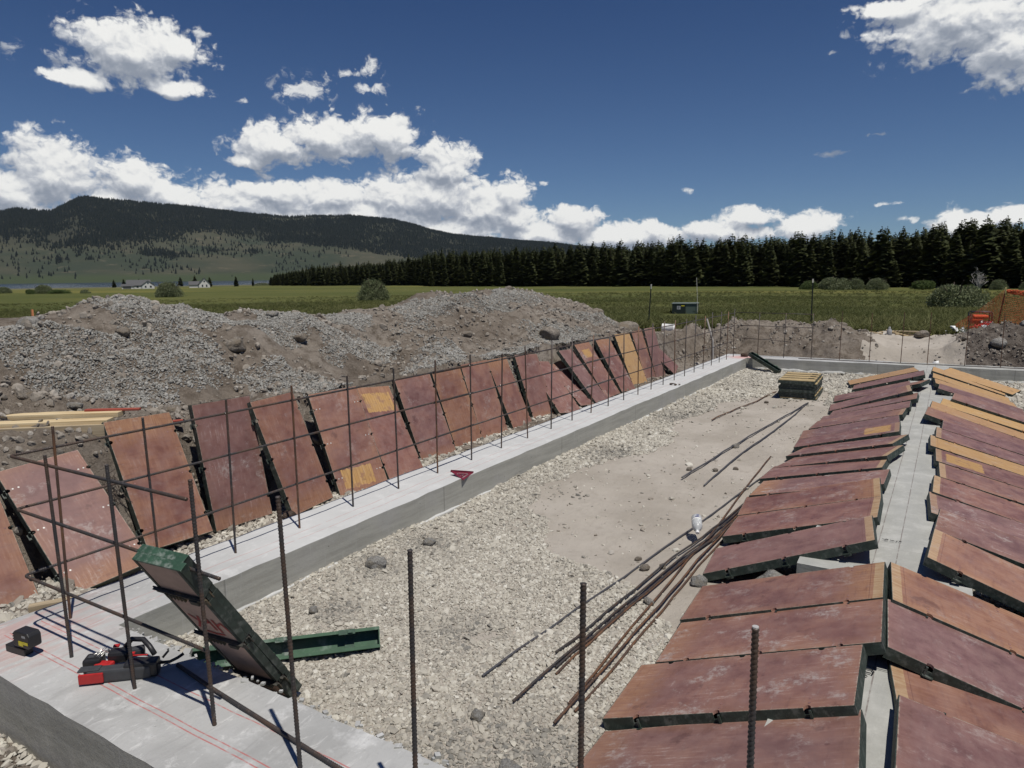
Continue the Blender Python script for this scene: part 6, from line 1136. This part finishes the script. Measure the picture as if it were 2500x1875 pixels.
tpost(-3.75, 24.0, -1.88, (-.01, 0, 0), 1.65, 'black steel fence post with white tip standing alone on the middle of the bank', caph=.12)
tpost(1.09, 23.5, -1.75, (.14, 0, 0), 1.27, 'leaning black steel post with yellow tip holding the orange netting', 'capyellow', .17)
o = tag(empty('bucket', mw=Matrix.Translation((-7.6, 21.7, max(gz(-7.6, 21.7) + .13, -1.72))) @ Matrix.Rotation(R_(18), 4, 'Z') @ Matrix.Rotation(R_(97), 4, 'Y')), 'white plastic bucket with an orange label tipped on its side by the heap', 'bucket')
link('shell', MB().lathe([(.001, -.20), (.125, -.20), (.132, -.19), (.150, .15), (.160, .15), (.160, .20), (.152, .20), (.142, .15), (.125, -.185), (.001, -.185)], 28).mesh('shell', True), MATS['whiteplastic'], parent=o)
m_ = MB(); nn = 10
for i in range(nn):
    a0_, a1_ = [math.pi * .62 + (k - 5) * .17 for k in (i, i + 1)]; m_.add([(.1375 * math.cos(a0_), .1375 * math.sin(a0_), -.10), (.1375 * math.cos(a1_), .1375 * math.sin(a1_), -.10), (.1455 * math.cos(a1_), .1455 * math.sin(a1_), .02), (.1455 * math.cos(a0_), .1455 * math.sin(a0_), .02)], [(0, 1, 2, 3)])
link('orange_label', m_.mesh('orange_label'), MATS['label'], parent=o)
o = tag(empty('transformer_box', (-12.38, 38.0, -2.32), R_(14)), 'squat green utility cabinet with a warning sign in the tall grass', 'utility box')
link('cabinet', MB().box((0, .45, .35), (1.35, .9, .62)).mesh('cabinet', bevel=.01), MATS['boxgreen'], parent=o); link('lid', MB().box((0, .45, .68), (1.42, .98, .05)).mesh('lid', bevel=.015), MATS['grey'] if False else MATS.setdefault('lid', simple('faded_green_lid', (.16, .19, .17), .5)), parent=o)
link('door', MB().box((-.30, -.008, .35), (.70, .02, .56)).mesh('door'), MATS['boxdark'], parent=o); link('warning_sign', MB().box((-.32, -.022, .46), (.19, .004, .19)).mesh('warning_sign'), MATS.setdefault('sign', simple('sign_white', (.35, .36, .36), .5)), parent=o)
link('warning_symbol', MB().box((-.32, -.026, .50), (.10, .003, .03)).box((-.34, -.026, .43), (.03, .003, .07), Matrix.Rotation(.5, 3, 'Y')).mesh('warning_symbol'), MATS['black'], parent=o)
link('yellow_label', MB().box((-.10, -.022, .56), (.18, .004, .05)).mesh('yellow_label'), MATS['yellow'], parent=o); link('pad', MB().box((.15, .45, .02), (1.5, 1.1, .08)).mesh('pad'), MATS['stonepad'], parent=o)
tag(link('marker_whip', MB().tube([(-11.70, 38.1, -2.3), (-11.74, 38.1, -1.2), (-11.80, 38.1, -.25)], .012, 5).mesh('marker_whip'), MATS['postcap']), 'thin pale marker rod standing beside the utility cabinet', 'marker rod')
m_ = MB(); m_.tube([(-12.26, 30, -1.93), (-12.12, 30.0, -1.90)], .05, 8); m_.box((-12.02, 30.0, -1.93), (.10, .08, .09)); tag(link('white_pipe_cap', m_.mesh('white_pipe_cap'), MATS['white']), 'two small white plastic caps low in the grass left of the cabinet', 'pipe cap')
# survey stakes
tag(link('survey_stake', MB().box((0, 0, .45), (.05, .02, 1.0)).mesh('survey_stake'), MATS['capyellow'], loc=(-39.2 * 1.15, 47.1 * 1.15, -2.45) if False else (53 * math.sin(R_(-39.76)), 53 * math.cos(R_(-39.76)), -2.42)), 'pale survey stake in the meadow just right of the ball-shaped willow', 'survey stake')
d_ = 13.3; xx, yy = d_ * math.sin(R_(-65.6)), d_ * math.cos(R_(-65.6))
tag(link('orange_stake', MB().box((0, 0, .45), (.035, .02, 1.15)).mesh('orange_stake'), MATS['stakeorange'], loc=(xx, yy, -1.45)), 'orange-tipped wooden stake behind the heap at the left', 'survey stake')
# low silt fence behind the heap
def net(name, P4, nu, nv, r, mt, label, cat, sag=0., crumple=0., seed=1):
    A_, B_, C_, D_ = (Vector(p) for p in P4); rr = random.Random(seed); m_ = MB(); G = {}
    for i in range(nu + 1):
        for j in range(nv + 1):
            u, v = i / nu, j / nv; p = A_.lerp(B_, u).lerp(D_.lerp(C_, u), v); p.z -= sag * 4 * u * (1 - u) * (1 - .5 * v); p += Vector((rr.uniform(-1, 1), rr.uniform(-1, 1), rr.uniform(-1, 1))) * crumple; G[i, j] = p
    for i in range(nu + 1):
        for j in range(nv + 1):
            for q in ((i + 1, j), (i, j + 1)):
                if q in G: m_.tube([G[i, j], G[q]], r, 3, caps=False)
    o = link(name, m_.mesh(name), MATS[mt]); return tag(o, label, cat) if label else o
net('orange_mesh_fence', [(xx - 1.6, yy - .9, -.93), (xx + 1.9, yy + 1.9, -1.0), (xx + 1.9, yy + 1.9, -1.45), (xx - 1.6, yy - .9, -1.45)], 60, 9, .006, 'stakeorange', 'low strip of orange mesh fence behind the heap at the left', 'mesh fence')
net('orange_netting', [(1.23, 23.5, -.52), (.12, 23.3, -1.50), (.25, 23.2, -1.95), (1.10, 23.45, -1.62)], 30, 18, .0024, 'netorange', 'orange safety netting draped from the leaning post down to the ground', 'safety netting', .05, .006)
net('orange_netting', [(1.23, 23.52, -.56), (2.6, 23.9, -.62), (2.7, 23.9, -.95), (1.25, 23.55, -.64)], 34, 6, .009, 'netorange', 'bunched band of orange netting running right from the post top', 'safety netting', .02, .012, 2)
net('orange_netting', [(1.24, 23.54, -.62), (2.6, 23.9, -1.0), (1.75, 23.7, -1.5), (1.14, 23.5, -1.55)], 28, 18, .0024, 'netorange', 'thin orange netting hanging right of the leaning post', 'safety netting', .0, .006, 3)
net('crumpled_netting', [(.30, 23.0, -1.70), (.98, 23.2, -1.42), (1.05, 22.9, -1.72), (.22, 22.7, -1.84)], 30, 16, .0045, 'netred', 'bright red crumpled netting heaped at the foot of the leaning post', 'safety netting', -.06, .045, 4)
net('crumpled_netting', [(-.14, 22.7, -1.76), (.2, 22.7, -1.72), (.2, 22.4, -1.80), (-.14, 22.4, -1.82)], 16, 10, .005, 'netred', 'small flat tail of red netting beside the yellow-tipped stake', 'safety netting', -.02, .02, 5)
rr = random.Random(9)
for i, (x, y, z, s_, lb) in enumerate(((.12, 22.6, -1.58, .22, 'torn white sack leaning on the red netting, upright'), (.30, 22.55, -1.62, .14, 'white paper scrap right of the torn sack'), (.78, 22.8, -1.55, .16, 'white crumpled plastic on top of the red netting'), (.98, 22.7, -1.70, .1, 'small white scrap at the right of the red netting'), (-.04, 22.45, -1.72, .2, 'flattened grey cardboard below the torn sack'))):
    bm = bmesh.new(); bmesh.ops.create_grid(bm, x_segments=5, y_segments=5, size=s_ / 2)
    for v in bm.verts: v.co += Vector((rr.uniform(-.15, .15), rr.uniform(-.15, .15), rr.uniform(-.35, .35))) * s_
    me = bpy.data.meshes.new('scrap'); bm.to_mesh(me); bm.free(); sm = link('torn_sack' if i == 0 else 'scrap', me, MATS['grey' if i == 4 else 'white'], loc=(x, y, z)); sm.rotation_euler = (rr.uniform(.5, 1.2), rr.uniform(-.5, .5), rr.uniform(0, 3)); tag(sm, lb, 'litter')
    md = sm.modifiers.new('thick', 'SOLIDIFY'); md.thickness = .004
m_ = MB(); m_.prism([(-.22, 0), (-.10, -.035), (.2, -.04), (.2, .04), (-.10, .035)], -.02, .02); tag(link('yellow_stake', m_.mesh('yellow_stake'), MATS['capyellow'], loc=(-.32, 22.5, -1.77)), 'pointed yellow-painted stake lying beside the red netting tail', 'stake')
tag(link('brick_block', MB().box((0, 0, 0), (.14, .09, .07)).mesh('brick_block', bevel=.004), MATS['lumber_old'], loc=(.27, 21.9, -1.80)), 'short wood offcut in front of the red netting', 'wood block')
# engine unit behind the netting
o = tag(empty('generator', (.72, 24.7, -1.80), R_(6)), 'small red generator in a black tube frame behind the orange netting', 'generator')
for sy in (-.22, .22):
    link('frame_loop', MB().tube([(-.26, sy, .0), (-.26, sy, .55), (-.24, sy, .58), (.24, sy, .58), (.26, sy, .55), (.26, sy, 0)], .018, 8).mesh('frame_loop', True), MATS['black'], parent=o)
for sx, z in ((-.26, .1), (.26, .1), (-.26, .48), (.26, .48)): link('frame_rail', MB().tube([(sx, -.22, z), (sx, .22, z)], .014, 6).mesh('frame_rail'), MATS['black'], parent=o)
link('engine', MB().box((-.07, 0, .27), (.28, .3, .26)).mesh('engine', bevel=.03), MATS['orange'], parent=o); link('tank', MB().box((0, 0, .44), (.38, .32, .1)).mesh('tank', bevel=.04), MATS['orange'], parent=o)
link('air_filter', MB().lathe([(.001, .04), (.07, .04), (.07, -.02)], 14, Matrix.Translation((.02, -.17, .28)) @ Matrix.Rotation(R_(90), 4, 'X')).mesh('air_filter', True), MATS['black'], parent=o); link('chrome_cap', MB().lathe([(.001, .055), (.03, .05), (.035, .03)], 12, Matrix.Translation((.02, -.17, .28)) @ Matrix.Rotation(R_(90), 4, 'X')).mesh('chrome_cap', True), MATS['rivet'], parent=o)
link('alternator', MB().lathe([(.001, .14), (.10, .14), (.11, .12), (.11, -.05)], 16, Matrix.Translation((.14, 0, .2)) @ Matrix.Rotation(R_(90), 4, 'Y')).mesh('alternator', True), MATS['dkgrey'], parent=o)
# lath bundle and timber pile on the bank
for i in range(6):
    a = Vector((-3.30 + rr.uniform(-.05, .05), 21.55, gz(-3.3, 21.5) + .05 + .012 * i)); b = Vector((-2.62, 21.35 + .045 * (i - 3), gz(-2.6, 21.4) + .05 + .015 * i)); plank(a, b, .035, .012, 'wood_lath', 'pale wood lath in the fanned bundle by the middle black post, %s from the front' % ORD[i], 'lumber_old', 'wood lath', 'fanned laths by the middle post')
for i, (x0, x1, y, dz, h, lb) in enumerate(((-1.52, -.50, 22.1, .14, .035, 'top weathered board'), (-1.50, -.95, 22.0, .09, .03, 'short board under top one'), (-1.05, -.48, 21.95, .075, .03, 'right-hand lower board'), (-1.40, -.62, 22.15, .04, .05, 'bottom bearer'))): plank((x0, y, gz(x0, y) + dz), (x1, y + .05, gz(x1, y) + dz), .14, h, 'timber_board', lb + ' of the low timber pile beyond the path', 'lumber_old' if i % 2 == 0 else 'lumber', 'timber')
plank((-1.85, 21.5, gz(-1.85, 21.5) + .03), (-1.52, 21.45, gz(-1.5, 21.5) + .02), .05, .03, 'timber_board', 'short yellowish board left of the litter on the bank', 'lumber', 'timber')
for i, (x, y, s_, mt, lb) in enumerate(((-1.58, 21.6, .10, 'lumber', 'yellow wood scrap in the litter left of the timber pile'), (-1.46, 21.55, .08, 'white', 'white scrap in the litter left of the timber pile'), (-1.52, 21.45, .07, 'white', 'small white scrap in front of the litter'), (-1.20, 21.6, .09, 'lumber', 'yellow wood chip in front of the timber pile'))):
    tag(link('scrap', MB().box((0, 0, 0), (s_, s_ * .5, s_ * .3), Matrix.Rotation(i * 1.1, 3, 'Z')).mesh('scrap', bevel=.006), MATS[mt], loc=(x, y, gz(x, y) + s_ * .25)), lb, 'litter')
tag(link('white_cup', MB().lathe([(.001, -.06), (.04, -.06), (.055, .06), (.05, .06), (.036, -.05)], 16, Matrix.Rotation(R_(80), 4, 'Y')).mesh('white_cup', True), MATS['white'], loc=(-.21, 17.85, -2.01)), 'white cup lying behind the far footing at the end of the path', 'cup')
o = tag(empty('water_jug', (-1.38, 21.5, gz(-1.38, 21.5) + .06)), 'grey translucent jug in the litter left of the timber pile', 'jug')
link('body', MB().lathe([(.001, -.09), (.06, -.09), (.065, -.07), (.065, .05), (.02, .10), (.02, .12)], 16).mesh('body', True), MATS['grey'], parent=o); link('cap', MB().lathe([(.001, .135), (.024, .135), (.024, .115)], 12).mesh('cap'), MATS['white'], parent=o)
# root tangle in the trench wall
m_ = MB(); rr = random.Random(21)
for i in range(40):
    p = Vector((-6.0 - rr.uniform(0, .1), 3.17 + rr.uniform(-.08, .08), -1.72 + rr.uniform(-.1, .1))); q = p + Vector((rr.uniform(.0, .12), rr.uniform(-.12, .12), rr.uniform(-.25, .05))); m_.tube([p, p.lerp(q, .5) + Vector((rr.uniform(-.03, .03),) * 3), q], .0025, 3)
tag(link('root_tangle', m_.mesh('root_tangle'), MATS['trunk']), 'tangle of dry roots sticking out of the bank between two panels', 'roots')

# ---------------------------------------------------------------- thin summer haze over the valley
m, t, b = mat('valley_haze'); t.nodes.remove(b); o_ = [n_ for n_ in t.nodes if n_.type == 'OUTPUT_MATERIAL'][0]
pv = nd(t, 'ShaderNodeVolumePrincipled', {'Color': (.66, .82, 1., 1), 'Density': 1.25e-5, 'Anisotropy': .2}); t.links.new(pv.outputs[0], o_.inputs['Volume'])
tag(link('haze', MB().box((0, 0, 395), (18000, 18000, 830)).mesh('haze'), m), kind='stuff')

for o_ in bpy.data.objects:
    if 'label' in o_ and len(str(o_['label']).replace('-', ' ').split()) > 16: print('LONG', o_.name, o_['label'])
